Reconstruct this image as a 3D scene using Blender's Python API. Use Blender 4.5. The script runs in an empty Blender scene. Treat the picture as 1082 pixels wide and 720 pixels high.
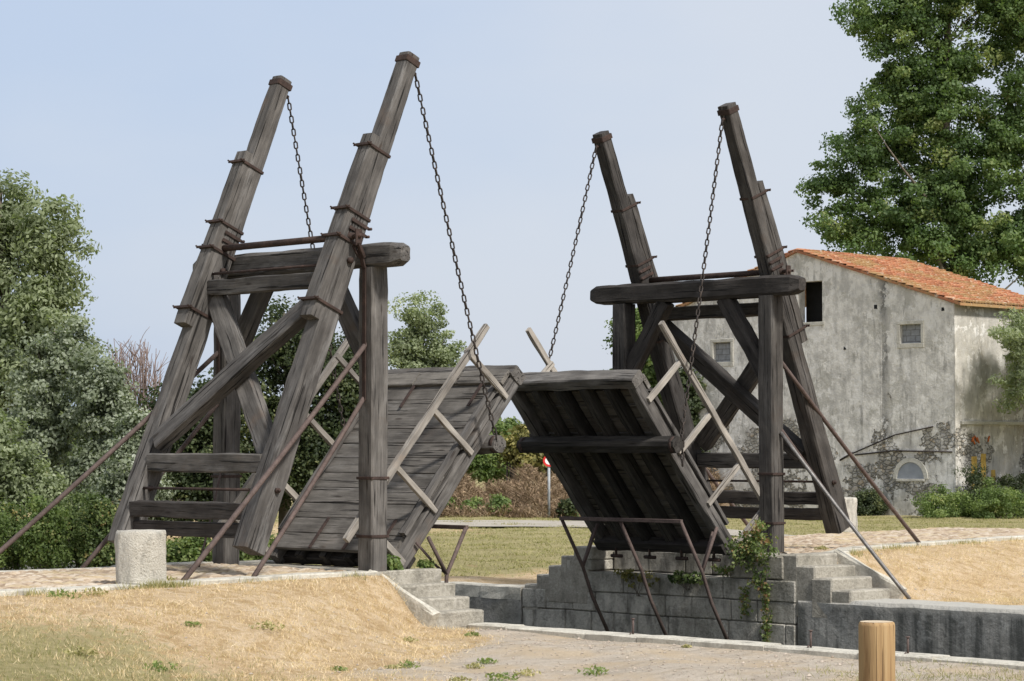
import bpy, math, random
import numpy as np
from mathutils import Vector, Matrix, noise
random.seed(7); rng = np.random.default_rng(11)
R_ = math.radians
col = bpy.context.scene.collection
SX = 8.66          # distance between the two portals
ZL = -0.72         # level of the quays
LX, RX = 1.15, 7.70   # faces of the two canal walls

# ------------------------------------------------------------------ camera
CAM = np.array([-22.352, -25.288, 1.652]); FOC = 2574.9; AZ = .7808; PIT = .0453
Fw = np.array([math.sin(AZ)*math.cos(PIT), math.cos(AZ)*math.cos(PIT), math.sin(PIT)])
Rt = np.array([math.cos(AZ), -math.sin(AZ), 0.0]); Up = np.cross(Rt, Fw)
def spot(D, u, v):       # a point D metres ahead, used to place far trees and shrubs
    return CAM + D*(Fw + Rt*(u-541)/FOC + Up*(360-v)/FOC)
cd = bpy.data.cameras.new('camera'); cam = bpy.data.objects.new('camera', cd); col.objects.link(cam)
cd.sensor_width = 36; cd.lens = FOC/1082*36; cd.clip_end = 6000; cd.clip_start = .5
m = Matrix(((Rt[0], Up[0], -Fw[0], CAM[0]), (Rt[1], Up[1], -Fw[1], CAM[1]), (Rt[2], Up[2], -Fw[2], CAM[2]), (0, 0, 0, 1)))
cam.matrix_world = m
bpy.context.scene.camera = cam

# ------------------------------------------------------------------ mesh helpers
class MB:
    def __init__(s): s.v = []; s.f = []; s.g = []; s.sm = []
    def add(s, vs, fs, gs=None, smooth=False):
        o = len(s.v); s.v += [tuple(v) for v in vs]; s.f += [tuple(i+o for i in f) for f in fs]
        s.g += [tuple(g) for g in (gs if gs is not None else vs)]; s.sm += [smooth]*len(fs)
    def build(s, name, mat, parent=None, origin=None):
        me = bpy.data.meshes.new(name); me.from_pydata(s.v, [], s.f)
        a = me.attributes.new('grain', 'FLOAT_VECTOR', 'POINT'); a.data.foreach_set('vector', np.array(s.g, 'f').ravel())
        me.polygons.foreach_set('use_smooth', s.sm)
        me.materials.append(mat); me.update()
        o = bpy.data.objects.new(name, me); col.objects.link(o)
        if parent is not None:
            o.parent = parent; o.matrix_parent_inverse = Matrix.Translation(-Vector(parent.location))
        elif origin is not None:
            me.transform(Matrix.Translation(-Vector(origin))); o.location = origin
        return o
def empty(name, loc, label, cat, group=None):
    o = bpy.data.objects.new(name, None); o.location = loc; col.objects.link(o); o.empty_display_size = .2
    return tag(o, label, cat, group)
def tag(o, label, cat, group=None, kind=None):
    o['label'] = label; o['category'] = cat
    if group: o['group'] = group
    if kind: o['kind'] = kind
    return o
def nz(x, y, z, s): return noise.noise(Vector((x*s, y*s, z*s)))
def timber(M, a, b, w, h, up=(0, 0, 1), w2=None, h2=None, rough=.010, seg=.16, ch=.12, rounded=0):
    """worn squared log from a to b; w across, h along the 'up' hint; grain runs along it"""
    a = Vector(a); b = Vector(b); t = (b-a); L = t.length; t.normalize()
    sd = t.cross(Vector(up)).normalized(); u = sd.cross(t)
    w2 = w if w2 is None else w2; h2 = h if h2 is None else h2
    n = max(2, int(L/seg)); off = random.uniform(0, 200)
    c = ch; P = [(-.5+c, -.5), (0, -.5), (.5-c, -.5), (.5, -.5+c), (.5, 0), (.5, .5-c), (.5-c, .5), (0, .5), (-.5+c, .5), (-.5, .5-c), (-.5, 0), (-.5, -.5+c)]
    vs = []; gs = []; fs = []; K = len(P)
    bow = random.uniform(-.4, .4)*rough
    for i in range(n+1):
        k = i/n; s = L*k
        ww = w+(w2-w)*k; hh = h+(h2-h)*k
        if rounded and (k*L < rounded or (1-k)*L < rounded):
            q = min(k, 1-k)*L/rounded; e = .62+.38*math.sqrt(max(0, 1-(1-q)**2)); ww *= e; hh *= e
        bw = math.sin(k*math.pi)*bow*L*.6
        for j, (x, y) in enumerate(P):
            r = 1+rough/max(.05, w)*2.2*noise.noise(Vector((s*2.2+off, x*5+off, y*5)))+rough/max(.05, w)*1.2*noise.noise(Vector((s*7+off, x*9, y*9+off)))
            if i in (0, n): r -= rough/max(.05, w)*.8
            p = a+t*s+sd*(x*ww*r)+u*(y*hh*r+bw)
            vs.append(p); gs.append((s+off, x*ww+off*.37, y*hh+off*.61))
    for i in range(n):
        for j in range(K):
            j2 = (j+1) % K; fs.append((i*K+j, i*K+j2, (i+1)*K+j2, (i+1)*K+j))
    fs.append(tuple(range(K-1, -1, -1))); fs.append(tuple(range(n*K, n*K+K)))
    M.add(vs, fs, gs)
def tube(M, pts, r, r2=None, k=8, smooth=True, caps=True):
    pts = [Vector(p) for p in pts]; n = len(pts); r2 = r if r2 is None else r2
    vs = []; fs = []; gs = []; d = 0; ref = None
    for i, p in enumerate(pts):
        t = (pts[min(i+1, n-1)]-pts[max(i-1, 0)]).normalized()
        if ref is None: ref = Vector((0, 0, 1)) if abs(t.z) < .9 else Vector((1, 0, 0))
        s = t.cross(ref).normalized(); u = s.cross(t); ref = u
        if i: d += (p-pts[i-1]).length
        rr = r+(r2-r)*i/(n-1)
        for j in range(k):
            a = 2*math.pi*j/k; q = p+s*math.cos(a)*rr+u*math.sin(a)*rr
            vs.append(q); gs.append((d, math.cos(a)*rr+p.x, math.sin(a)*rr))
    for i in range(n-1):
        for j in range(k):
            j2 = (j+1) % k; fs.append((i*k+j, i*k+j2, (i+1)*k+j2, (i+1)*k+j))
    if caps: fs.append(tuple(range(k-1, -1, -1))); fs.append(tuple(range((n-1)*k, n*k)))
    M.add(vs, fs, gs, smooth)
def box(M, lo, hi, jit=0, ch=0.0, seg=None):
    """box with worn chamfered edges (ch) and slight irregularity (jit)"""
    lo = Vector(lo); hi = Vector(hi)
    for i in range(3):
        if lo[i] > hi[i]: lo[i], hi[i] = hi[i], lo[i]
    D = hi-lo
    def axis(i):
        L = D[i]; c = min(ch, L*.3)
        n = max(1, int((L-2*c)/seg)) if seg else 1
        return ([lo[i]] if c else [])+[lo[i]+c+(L-2*c)*k/n for k in range(n+1)]+([hi[i]] if c else [])
    A = [axis(i) for i in range(3)]; idx = {}; vs = []; fs = []
    c = ch
    def vid(i, j, k):
        if (i, j, k) in idx: return idx[i, j, k]
        p = Vector((A[0][i], A[1][j], A[2][k])); n_ = 0
        e = [(i in (0, len(A[0])-1)), (j in (0, len(A[1])-1)), (k in (0, len(A[2])-1))]
        if c and sum(e) >= 2:
            for q, ii in enumerate((i, j, k)):
                if e[q]: p[q] += (c*.5 if ii == 0 else -c*.5)
        if jit: p += noise.noise_vector(p*3.1)*jit+noise.noise_vector(p*9.0)*jit*.5
        idx[i, j, k] = len(vs); vs.append(p); return idx[i, j, k]
    nx, ny, nz_ = len(A[0])-1, len(A[1])-1, len(A[2])-1
    for j in range(ny):
        for k in range(nz_):
            fs.append((vid(0, j, k), vid(0, j, k+1), vid(0, j+1, k+1), vid(0, j+1, k)))
            fs.append((vid(nx, j, k), vid(nx, j+1, k), vid(nx, j+1, k+1), vid(nx, j, k+1)))
    for i in range(nx):
        for k in range(nz_):
            fs.append((vid(i, 0, k), vid(i+1, 0, k), vid(i+1, 0, k+1), vid(i, 0, k+1)))
            fs.append((vid(i, ny, k), vid(i, ny, k+1), vid(i+1, ny, k+1), vid(i+1, ny, k)))
    for i in range(nx):
        for j in range(ny):
            fs.append((vid(i, j, 0), vid(i, j+1, 0), vid(i+1, j+1, 0), vid(i+1, j, 0)))
            fs.append((vid(i, j, nz_), vid(i+1, j, nz_), vid(i+1, j+1, nz_), vid(i, j+1, nz_)))
    M.add(vs, fs)
def prism(M, poly, ext):     # convex polygon (3-D points) extruded by a vector
    n = len(poly); poly = [Vector(p) for p in poly]; e = Vector(ext)
    nrm = (poly[1]-poly[0]).cross(poly[2]-poly[0])
    if nrm.dot(e) > 0: poly = poly[::-1]
    vs = poly+[p+e for p in poly]
    fs = [tuple(range(n)), tuple(range(2*n-1, n-1, -1))]+[(i, i+n, (i+1) % n+n, (i+1) % n) for i in range(n)]
    M.add(vs, fs)

# ------------------------------------------------------------------ materials
class NT:
    def __init__(s, name):
        s.m = bpy.data.materials.new(name); s.m.use_nodes = True; s.t = s.m.node_tree; s.t.nodes.clear()
        s.out = s.n('ShaderNodeOutputMaterial'); s.b = s.n('ShaderNodeBsdfPrincipled'); s.l(s.b.outputs[0], s.out.inputs[0])
        s.b.inputs['Roughness'].default_value = .85; s.b.inputs['Specular IOR Level'].default_value = .25
    def n(s, t, **k):
        x = s.t.nodes.new(t)
        for a, b in k.items(): setattr(x, a, b)
        return x
    def l(s, a, b): s.t.links.new(a, b)
    def pos(s, scale=(1, 1, 1), attr=None, rot=(0, 0, 0)):
        if attr: o = s.n('ShaderNodeAttribute', attribute_name=attr).outputs['Vector']
        else: o = s.n('ShaderNodeNewGeometry').outputs['Position']
        mp = s.n('ShaderNodeMapping'); mp.inputs['Scale'].default_value = scale; mp.inputs['Rotation'].default_value = rot
        s.l(o, mp.inputs[0]); return mp.outputs[0]
    def noise(s, vec, scale, detail=4, rough=.55):
        x = s.n('ShaderNodeTexNoise'); x.inputs['Scale'].default_value = scale; x.inputs['Detail'].default_value = detail
        x.inputs['Roughness'].default_value = rough; s.l(vec, x.inputs['Vector']); return x.outputs['Fac']
    def vor(s, vec, scale, feature='F1', rnd=1, out='Distance'):
        x = s.n('ShaderNodeTexVoronoi', feature=feature); x.inputs['Scale'].default_value = scale
        x.inputs['Randomness'].default_value = rnd; s.l(vec, x.inputs['Vector']); return x.outputs[out]
    def ramp(s, fac, stops):
        x = s.n('ShaderNodeValToRGB'); e = x.color_ramp.elements
        while len(e) < len(stops): e.new(.5)
        for i, (p, c) in enumerate(stops):
            e[i].position = p; e[i].color = (tuple(c) if hasattr(c, '__len__') else (c, c, c))+(1,)
        s.l(fac, x.inputs[0]); return x.outputs[0]
    def mix(s, f, a, b, mode='MIX'):
        x = s.n('ShaderNodeMix', data_type='RGBA', blend_type=mode)
        for i, v in ((0, f), (6, a), (7, b)):
            if hasattr(v, 'is_linked'): s.l(v, x.inputs[i])
            elif i == 0: x.inputs[0].default_value = v
            else: x.inputs[i].default_value = (tuple(v) if hasattr(v, '__len__') else (v, v, v))+(1,)
        return x.outputs[2]
    def math(s, op, a, b=0.0, clamp=False):
        x = s.n('ShaderNodeMath', operation=op, use_clamp=clamp)
        for i, v in ((0, a), (1, b)):
            if hasattr(v, 'is_linked'): s.l(v, x.inputs[i])
            else: x.inputs[i].default_value = v
        return x.outputs[0]
    def sep(s, v):
        x = s.n('ShaderNodeSeparateXYZ'); s.l(v, x.inputs[0]); return x.outputs
    def attr(s, name): return s.n('ShaderNodeAttribute', attribute_name=name).outputs['Fac']
    def bump(s, h, d=.01, st=1.0):
        x = s.n('ShaderNodeBump'); x.inputs['Distance'].default_value = d; x.inputs['Strength'].default_value = st
        s.l(h, x.inputs['Height'])
        if s.b.inputs['Normal'].is_linked: s.l(s.b.inputs['Normal'].links[0].from_socket, x.inputs['Normal'])
        s.l(x.outputs[0], s.b.inputs['Normal']); return x
    def color(s, c): s.l(c, s.b.inputs['Base Color'])

def wood(name, dark, mid, light, stain=.5, bd=.012):
    k = NT(name); g = k.pos((2.0, 48, 48), 'grain'); g2 = k.pos((1.1, 9, 9), 'grain'); g3 = k.pos((2.2, 3, 3), 'grain')
    fine = k.noise(g, 1.3, 6, .7); broad = k.noise(g2, 1, 5, .6); blot = k.noise(g3, 1, 4)
    c = k.ramp(k.mix(.5, fine, broad), [(.27, tuple(.8*a+.2*b for a, b in zip(dark, mid))), (.48, mid), (.70, light)])
    crack = k.ramp(k.noise(k.pos((.9, 30, 30), 'grain'), 1.0, 3, .5), [(.345, 0.0), (.39, 1.0)])
    c = k.mix(1.0, c, k.ramp(blot, [(.3, (.62, .6, .58)), (.6, (1.05, 1.03, 1.0))]), 'MULTIPLY')
    kn = k.ramp(k.vor(k.pos((1.3, 5, 5), 'grain'), 1.0), [(.06, (.35, .3, .27)), (.14, (1, 1, 1))])
    c = k.mix(.8, c, kn, 'MULTIPLY')
    c = k.mix(crack, (dark[0]*.5, dark[1]*.48, dark[2]*.46), c)
    oi = k.n('ShaderNodeObjectInfo'); c = k.mix(1.0, c, k.ramp(oi.outputs['Random'], [(0, (.74, .73, .73)), (.5, (1, .98, .96)), (1, (1.22, 1.2, 1.16))]), 'MULTIPLY')
    pale = k.ramp(k.noise(k.pos((.8, 5, 5), 'grain'), 1.0, 6, .7), [(.55, 0.0), (.7, .55)]); c = k.mix(pale, c, tuple(v*1.15 for v in light))
    rs = k.ramp(k.noise(k.pos((1, 1, 1)), 1.7, 5), [(.60, 0.0), (.74, stain)])
    c = k.mix(rs, c, (mid[0]*1.15, mid[1]*.82, mid[2]*.6))
    k.color(c); k.b.inputs['Roughness'].default_value = .9
    h = k.math('ADD', k.math('MULTIPLY', fine, .5), k.math('MULTIPLY', crack, .9)); k.bump(h, bd)
    return k.m
M_old = wood('weathered timber', (.036, .035, .034), (.100, .096, .093), (.200, .193, .186))
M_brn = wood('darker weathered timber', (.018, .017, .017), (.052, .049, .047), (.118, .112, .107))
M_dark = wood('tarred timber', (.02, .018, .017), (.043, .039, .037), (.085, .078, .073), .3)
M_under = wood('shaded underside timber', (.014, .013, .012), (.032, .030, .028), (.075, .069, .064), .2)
M_plank = wood('deck plank timber', (.046, .043, .040), (.122, .116, .108), (.215, .205, .193), .2)
M_rail = wood('pale railing timber', (.14, .13, .12), (.27, .255, .235), (.39, .37, .34), .3, .006)
def iron(name, a, b, c3, rough=.8, metal=.2):
    k = NT(name); n1 = k.noise(k.pos(), 9, 6, .65); n2 = k.noise(k.pos(), 45, 4)
    c = k.ramp(k.mix(.4, n1, n2), [(.33, a), (.5, b), (.68, c3)]); k.color(c); k.bump(n2, .004)
    k.b.inputs['Roughness'].default_value = rough; k.b.inputs['Metallic'].default_value = metal; return k.m
M_rust = iron('rusted iron', (.03, .02, .016), (.050, .034, .029), (.090, .056, .044))
M_stay = iron('rust brown iron bar', (.065, .045, .038), (.105, .078, .070), (.155, .112, .097))
M_chain = iron('dark chain iron', (.022, .019, .018), (.05, .042, .038), (.10, .075, .06), .65, .4)
M_steel = iron('worn grey iron', (.10, .095, .09), (.17, .16, .15), (.28, .27, .26), .5, .5)
def stone(name, dark, mid, light, moss=.0, scale=1.0, bd=.02, dirt=.6):
    k = NT(name); p = k.pos(); a = k.noise(p, 2.1*scale, 6, .62); b = k.noise(p, 17*scale, 6, .7); c0 = k.noise(k.pos((1, 1, .35)), 3.3*scale, 4)
    c = k.ramp(k.mix(.5, a, b), [(.34, dark), (.5, mid), (.66, light)])
    c = k.mix(k.ramp(c0, [(.52, 0.0), (.72, dirt)]), c, tuple(x*.32 for x in mid))
    if moss: c = k.mix(k.ramp(k.noise(k.pos((1, 1, .5)), 1.1, 5, .6), [(.52, 0.0), (.66, moss)]), c, (.055, .055, .03))
    pit = k.ramp(k.vor(p, 26*scale), [(.05, 0.0), (.16, 1.0)])
    c = k.mix(k.math('MULTIPLY', k.math('SUBTRACT', 1.0, pit), .5), c, tuple(x*.4 for x in mid))
    k.color(c); k.bump(k.math('ADD', b, k.math('MULTIPLY', pit, .5)), bd); k.b.inputs['Roughness'].default_value = .93; return k.m
M_bollard = stone('pale limestone', (.44, .41, .34), (.64, .60, .52), (.74, .71, .63), .12, 2.2, .05, .7)
M_coping = stone('worn coping stone', (.32, .30, .25), (.50, .47, .40), (.62, .59, .51), 0, 1.4, .02, .5)
M_step = stone('grey step stone', (.19, .175, .145), (.33, .305, .255), (.46, .43, .37), .25, 1.2, .025, .6)
M_pebble = stone('mixed pebbles', (.26, .21, .16), (.45, .38, .31), (.60, .54, .46), 0, 3)
M_wallst = stone('stained canal masonry', (.20, .19, .165), (.44, .415, .36), (.62, .585, .51), .5, 1.3, .05, .9)
M_wallrc = stone('dark stained quay wall', (.13, .125, .11), (.27, .26, .235), (.40, .385, .35), .35, .6, .03, .95)
k = NT('streaked quay concrete'); p = k.pos(); X, Y, Z = k.sep(p); a = k.noise(p, 1.6, 7, .65); b = k.noise(p, 14, 6, .7); st = k.noise(k.pos((3.2, 3.2, .22)), 1.3, 6, .65)
c = k.ramp(k.mix(.4, a, b), [(.34, (.15, .145, .13)), (.5, (.27, .262, .24)), (.66, (.42, .41, .375))]); topm = k.ramp(k.math('ADD', Z, 1.0), [(.20, 0.0), (.36, 1.0)])
c = k.mix(k.math('MULTIPLY', k.ramp(st, [(.42, 0.0), (.58, .85)]), k.math('SUBTRACT', 1.0, topm)), c, (.075, .077, .07)); c = k.mix(k.math('MULTIPLY', topm, .75), c, (.46, .44, .39))
c = k.mix(k.ramp(k.noise(p, 2.4, 6, .7), [(.56, 0.0), (.62, .5)]), c, (.36, .355, .33)); k.color(c); k.bump(b, .03); k.bump(a, .05); k.b.inputs['Roughness'].default_value = .93; M_streak = k.m
M_rubble = stone('loose roof stone', (.3, .3, .28), (.42, .41, .39), (.55, .54, .5))

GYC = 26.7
# ---- building plaster
k = NT('old lime plaster'); p = k.pos(); X, Y, Z = k.sep(p)
a = k.noise(p, .55, 6, .62); b = k.noise(p, 3.2, 6, .65); st = k.noise(k.pos((2.2, 2.2, .13)), 1.0, 5, .6)
c = k.ramp(k.mix(.45, a, b), [(.33, (.44, .43, .40)), (.47, (.66, .635, .585)), (.6, (.78, .755, .70)), (.72, (.78, .76, .71))])
c = k.mix(k.ramp(st, [(.52, 0.0), (.68, .55)]), c, (.34, .33, .31))
drip = k.math('MULTIPLY', k.ramp(k.math('ABSOLUTE', k.math('SUBTRACT', k.math('ADD', Y, k.math('MULTIPLY', b, .25)), 29.95)), [(.08, 1.0), (.26, 0.0)]), k.ramp(k.noise(k.pos((1, 1, .4)), 1.3, 3), [(.3, .35), (.55, .9)]))
c = k.mix(drip, c, (.10, .10, .095))
wv = k.n('ShaderNodeVectorMath', operation='ADD'); nw = k.n('ShaderNodeTexNoise'); nw.inputs['Scale'].default_value = 4; wm = k.n('ShaderNodeVectorMath', operation='SCALE'); wm.inputs['Scale'].default_value = .28; k.l(nw.outputs['Color'], wm.inputs[0]); k.l(k.pos((1, 1, 1.6)), wv.inputs[0]); k.l(wm.outputs[0], wv.inputs[1]); wv = wv.outputs[0]
stn = k.vor(wv, 4.6, 'DISTANCE_TO_EDGE'); stc = k.vor(wv, 4.6, 'F1', 1, 'Color')
stcol = k.ramp(k.sep(stc)[0], [(0, (.17, .155, .125)), (.4, (.27, .25, .205)), (.75, (.36, .335, .285)), (1, (.34, .27, .18))])
stcol = k.mix(k.ramp(stn, [(.02, 0.0), (.09, 1.0)]), (.22, .21, .185), stcol)
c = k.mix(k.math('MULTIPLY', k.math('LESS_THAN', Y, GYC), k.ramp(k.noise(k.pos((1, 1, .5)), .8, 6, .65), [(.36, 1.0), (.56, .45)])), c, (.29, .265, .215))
low = k.math('SUBTRACT', k.ramp(k.math('MULTIPLY', Z, .1), [(.0, .62), (.27, .60), (.33, .47), (.55, .39), (.8, .34)]), .0)
mask = k.math('GREATER_THAN', k.math('ADD', k.math('MULTIPLY', k.noise(k.pos((1, 1, 1)), .62, 6, .6), 1.0), k.math('SUBTRACT', low, .55)), .575)
c = k.mix(mask, c, stcol)
mid_ = k.noise(k.pos((1, 1, .8)), 1.5, 8, .72); c = k.mix(k.ramp(mid_, [(.40, .75), (.52, 0.0)]), c, (.42, .405, .375)); c = k.mix(k.ramp(mid_, [(.54, 0.0), (.565, .8)]), c, (.72, .70, .66)); c = k.mix(k.ramp(k.noise(k.pos((1, 1, .9)), .9, 9, .75), [(.56, 0.0), (.575, .65)]), c, (.40, .385, .34))
c = k.mix(k.ramp(k.noise(k.pos((1, 1, .25)), 5.0, 6, .7), [(.55, 0.0), (.66, .55)]), c, (.17, .165, .15))
k.color(c); k.bump(k.math('ADD', k.math('ADD', b, k.math('MULTIPLY', k.ramp(stn, [(.02, 0.0), (.12, 1.0)]), k.math('MULTIPLY', mask, 1.5))), k.math('MULTIPLY', mask, -1.2)), .05)
M_plaster = k.m
M_trim = stone('cream window render', (.36, .35, .31), (.50, .48, .42), (.6, .58, .52), 0, .8, .02, .4)
def blockmat(name, c1, c2, mortar, sx, sy):
    k = NT(name); X, Y, Z = k.sep(k.pos()); cb = k.n('ShaderNodeCombineXYZ'); k.l(k.math('ADD', X, Y), cb.inputs[0]); k.l(Z, cb.inputs[1])
    br = k.n('ShaderNodeTexBrick'); k.l(cb.outputs[0], br.inputs['Vector']); br.inputs['Scale'].default_value = 1
    br.inputs['Brick Width'].default_value = sx; br.inputs['Row Height'].default_value = sy; br.inputs['Mortar Size'].default_value = .012
    br.inputs['Color1'].default_value = c1+(1,); br.inputs['Color2'].default_value = c2+(1,); br.inputs['Mortar'].default_value = mortar+(1,)
    k.color(k.mix(.6, br.outputs['Color'], k.ramp(k.noise(k.pos(), 6, 5), [(.3, .55), (.7, 1.1)]), 'MULTIPLY')); k.bump(br.outputs['Fac'], -.02); return k.m
M_breeze = blockmat('grey breeze block infill', (.29, .30, .31), (.25, .26, .27), (.17, .17, .17), .4, .22)
def plain(name, c, r=.8, var=.25, sc=5):
    k = NT(name); n = k.noise(k.pos(), sc, 5, .6)
    k.color(k.ramp(n, [(.3, tuple(x*(1-var) for x in c)), (.7, tuple(min(1, x*(1+var)) for x in c))])); k.b.inputs['Roughness'].default_value = r; k.bump(n, .01); return k.m
M_black = plain('painted opening shade', (.012, .012, .012))  # near-black colour standing in for the shade inside openings
M_yellow = plain('faded ochre paper', (.50, .33, .08), .9, .3, 8)
M_orangepaint = plain('orange spray paint', (.55, .16, .05), .8, .3, 9)
M_blue = plain('faded blue grey door', (.30, .34, .36), .8, .2)
M_tanplaster = plain('bare ochre render', (.4, .34, .24), .9, .3, 3)
# ---- roof tiles
k = NT('terracotta canal tiles'); p = k.pos(); a = k.noise(p, .8, 6, .65); b = k.noise(p, 7, 5, .7); cc = k.attr('tint')
c = k.ramp(k.mix(.5, cc, b), [(.2, (.25, .10, .055)), (.45, (.39, .165, .085)), (.65, (.47, .215, .115)), (.85, (.55, .34, .21))])
c = k.mix(k.ramp(a, [(.44, 0.0), (.58, .8)]), c, (.33, .225, .10)); c = k.mix(k.ramp(b, [(.55, 0.0), (.66, .75)]), c, (.12, .08, .055)); c = k.mix(k.ramp(k.noise(p, 4.0, 4), [(.60, 0.0), (.68, .7)]), c, (.52, .44, .34))
k.color(c); k.bump(b, .02); M_tile = k.m
# ---- foliage
def leafmat(name, stops, trans=.3, rough=.55, spec=.3):
    k = NT(name); t = k.attr('tint'); c = k.ramp(t, stops); k.color(c); k.b.inputs['Roughness'].default_value = rough; k.b.inputs['Specular IOR Level'].default_value = spec
    tr = k.n('ShaderNodeBsdfTranslucent'); k.l(k.mix(1.0, c, (1.35, 1.5, .75), 'MULTIPLY'), tr.inputs[0])
    ms = k.n('ShaderNodeMixShader'); ms.inputs[0].default_value = trans; k.l(k.b.outputs[0], ms.inputs[1]); k.l(tr.outputs[0], ms.inputs[2]); k.l(ms.outputs[0], k.out.inputs[0]); return k.m
L_pop = leafmat('poplar leaves', [(0, (.06, .10, .038)), (.45, (.105, .165, .06)), (.8, (.165, .225, .08)), (1, (.27, .30, .12))], .45)
L_wil = leafmat('willow leaves', [(0, (.15, .175, .105)), (.5, (.23, .265, .155)), (.85, (.31, .345, .21)), (1, (.40, .43, .30))], .42)
L_sil = leafmat('silver poplar leaves', [(0, (.07, .085, .055)), (.45, (.20, .23, .155)), (.8, (.33, .36, .28)), (1, (.48, .50, .43))], .38)
L_dark = leafmat('holm oak leaves', [(0, (.022, .034, .015)), (.5, (.05, .068, .028)), (.85, (.09, .11, .045)), (1, (.16, .17, .07))], .3)
L_green = leafmat('fresh green leaves', [(0, (.07, .11, .036)), (.5, (.14, .195, .062)), (.85, (.22, .27, .09)), (1, (.32, .32, .13))], .38)
L_mix = leafmat('bramble leaves', [(0, (.045, .07, .025)), (.5, (.10, .14, .045)), (.78, (.19, .23, .085)), (.92, (.27, .22, .08)), (1, (.23, .14, .07))], .35)
L_yel = leafmat('yellowing leaves', [(0, (.07, .075, .02)), (.5, (.17, .16, .05)), (.85, (.30, .26, .09)), (1, (.42, .36, .15))])
L_dry = leafmat('dry brown stems', [(0, (.11, .075, .05)), (.5, (.22, .155, .10)), (.85, (.33, .245, .16)), (1, (.46, .37, .25))], .1, .8, .1)
L_red = leafmat('bare reddish twigs', [(0, (.12, .085, .075)), (.6, (.20, .15, .135)), (1, (.30, .25, .22))], .0, .8, .1)
L_straw = leafmat('dry straw grass', [(0, (.42, .30, .165)), (.5, (.68, .53, .345)), (.85, (.78, .65, .46)), (1, (.82, .72, .56))], .25, .8, .1)
L_grn = leafmat('short green grass', [(0, (.15, .15, .06)), (.5, (.27, .26, .115)), (.85, (.40, .355, .18)), (1, (.50, .43, .25))], .25, .8, .1)
M_bark = wood('grey bark', (.06, .052, .043), (.14, .125, .105), (.24, .22, .19), .2, .03)
M_barkred = wood('reddish bark', (.09, .065, .05), (.2, .15, .12), (.3, .245, .2), .2, .03)

# ------------------------------------------------------------------ terrain
RK = np.array([(7.7, -1.3), (8.85, -1.25), (11.0, -.05), (13.2, .38), (15.8, .71), (20, 1.2), (30, 2.4), (60, 6)])
def sst(t): t = np.clip(t, 0, 1); return t*t*(3-2*t)
def kerb_left(x): return -.30+.1*np.maximum(x, -14)
def hgt(x, y):
    x = np.asarray(x, float); y = np.asarray(y, float)
    wob = .05*np.sin(x*1.3+y*.7)*np.sin(y*1.1-x*.4)+.03*np.sin(x*3.1)*np.sin(y*2.7+1)
    # left bank
    w = np.interp(x, [-7, -3, -.6, .2, 1.2], [5.0, 4.0, 1.25, .8, .6])
    d1 = kerb_left(x)-y; d2 = y-3.6
    f = np.maximum(sst(d1/w), sst(d2/2.6)); zl = ZL*f
    zl = np.where((x > -.02) & (y < -.95), ZL-.02, zl); zl = np.where((x > -.06) & (y < .3) & (y > -1.0), -1.0, zl)
    # ground rises gently towards the viewer
    zl = zl+.3*sst((-y-x*.0-13)/8)*(x < LX)
    # right bank
    kr = np.interp(x, RK[:, 0], RK[:, 1]); e1 = kr-y; e2 = y-(4.2+np.maximum(0, x-9)*.13)
    wr = np.interp(x, [8, 9.2, 10.5, 12, 20], [.9, 1.0, 2.4, 3.2, 5])
    g = np.maximum(sst(e1/wr), sst(e2/1.1)); g = np.maximum(g, sst((x-20)/16)); zr = ZL*g
    zr = np.where((x < 8.8) & (y < -1.35), ZL+.04, zr); zr = np.where((x < 9.3) & (y > 3.5), ZL, zr)
    zr = np.where((x < 8.62) & (y > -2.45) & (y < 3.75), -1.1, zr)
    z = np.where(x < 4.4, zl, zr)
    amp = np.clip(np.where(x < 4.4, f, g), 0, 1)*np.clip(np.minimum(abs(x-LX), abs(x-RX))/.8, 0, 1)
    z = z-.035+wob*amp
    z = np.where((x > LX-.06) & (x < RX+.06), -3.0, z)
    return z
def axis_pts(rs):
    out = []
    for a, b, s in rs: out += list(np.arange(a, b, s))
    return np.array(out+[rs[-1][1]])
gx = np.unique(np.concatenate([axis_pts([(-1500, -300, 200), (-300, -60, 30), (-60, -16, 3), (-16, 1.05, .16)]), [LX-.07, LX-.05, 4, RX+.05, RX+.07], axis_pts([(7.9, 22, .18), (22, 70, 1.2), (70, 300, 20), (300, 1500, 200)])]))
gy = np.unique(axis_pts([(-1500, -300, 200), (-300, -40, 20), (-40, -14, 1.2), (-14, 8, .16), (8, 50, .8), (50, 300, 12), (300, 1500, 200)]))
def sheet(name, xs, ys, zf, mat, attrs=None):
    XX, YY = np.meshgrid(xs, ys); ZZ = zf(XX, YY); V = np.stack([XX, YY, ZZ], -1).reshape(-1, 3)
    nx, ny = len(xs), len(ys); I = np.arange(nx*ny).reshape(ny, nx)
    Fq = np.stack([I[:-1, :-1], I[:-1, 1:], I[1:, 1:], I[1:, :-1]], -1).reshape(-1, 4)
    me = bpy.data.meshes.new(name); me.vertices.add(len(V)); me.vertices.foreach_set('co', V.ravel().astype('f'))
    me.loops.add(Fq.size); me.loops.foreach_set('vertex_index', Fq.ravel().astype('i')); me.polygons.add(len(Fq))
    me.polygons.foreach_set('loop_start', np.arange(0, Fq.size, 4, dtype='i')); me.polygons.foreach_set('use_smooth', np.ones(len(Fq), bool))
    me.update(); me.validate()
    for nm, fn in (attrs or {}).items():
        a = me.attributes.new(nm, 'FLOAT', 'POINT'); a.data.foreach_set('value', fn(V[:, 0], V[:, 1]).astype('f'))
    me.materials.append(mat); o = bpy.data.objects.new(name, me); col.objects.link(o); o['kind'] = 'structure'; return o
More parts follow.
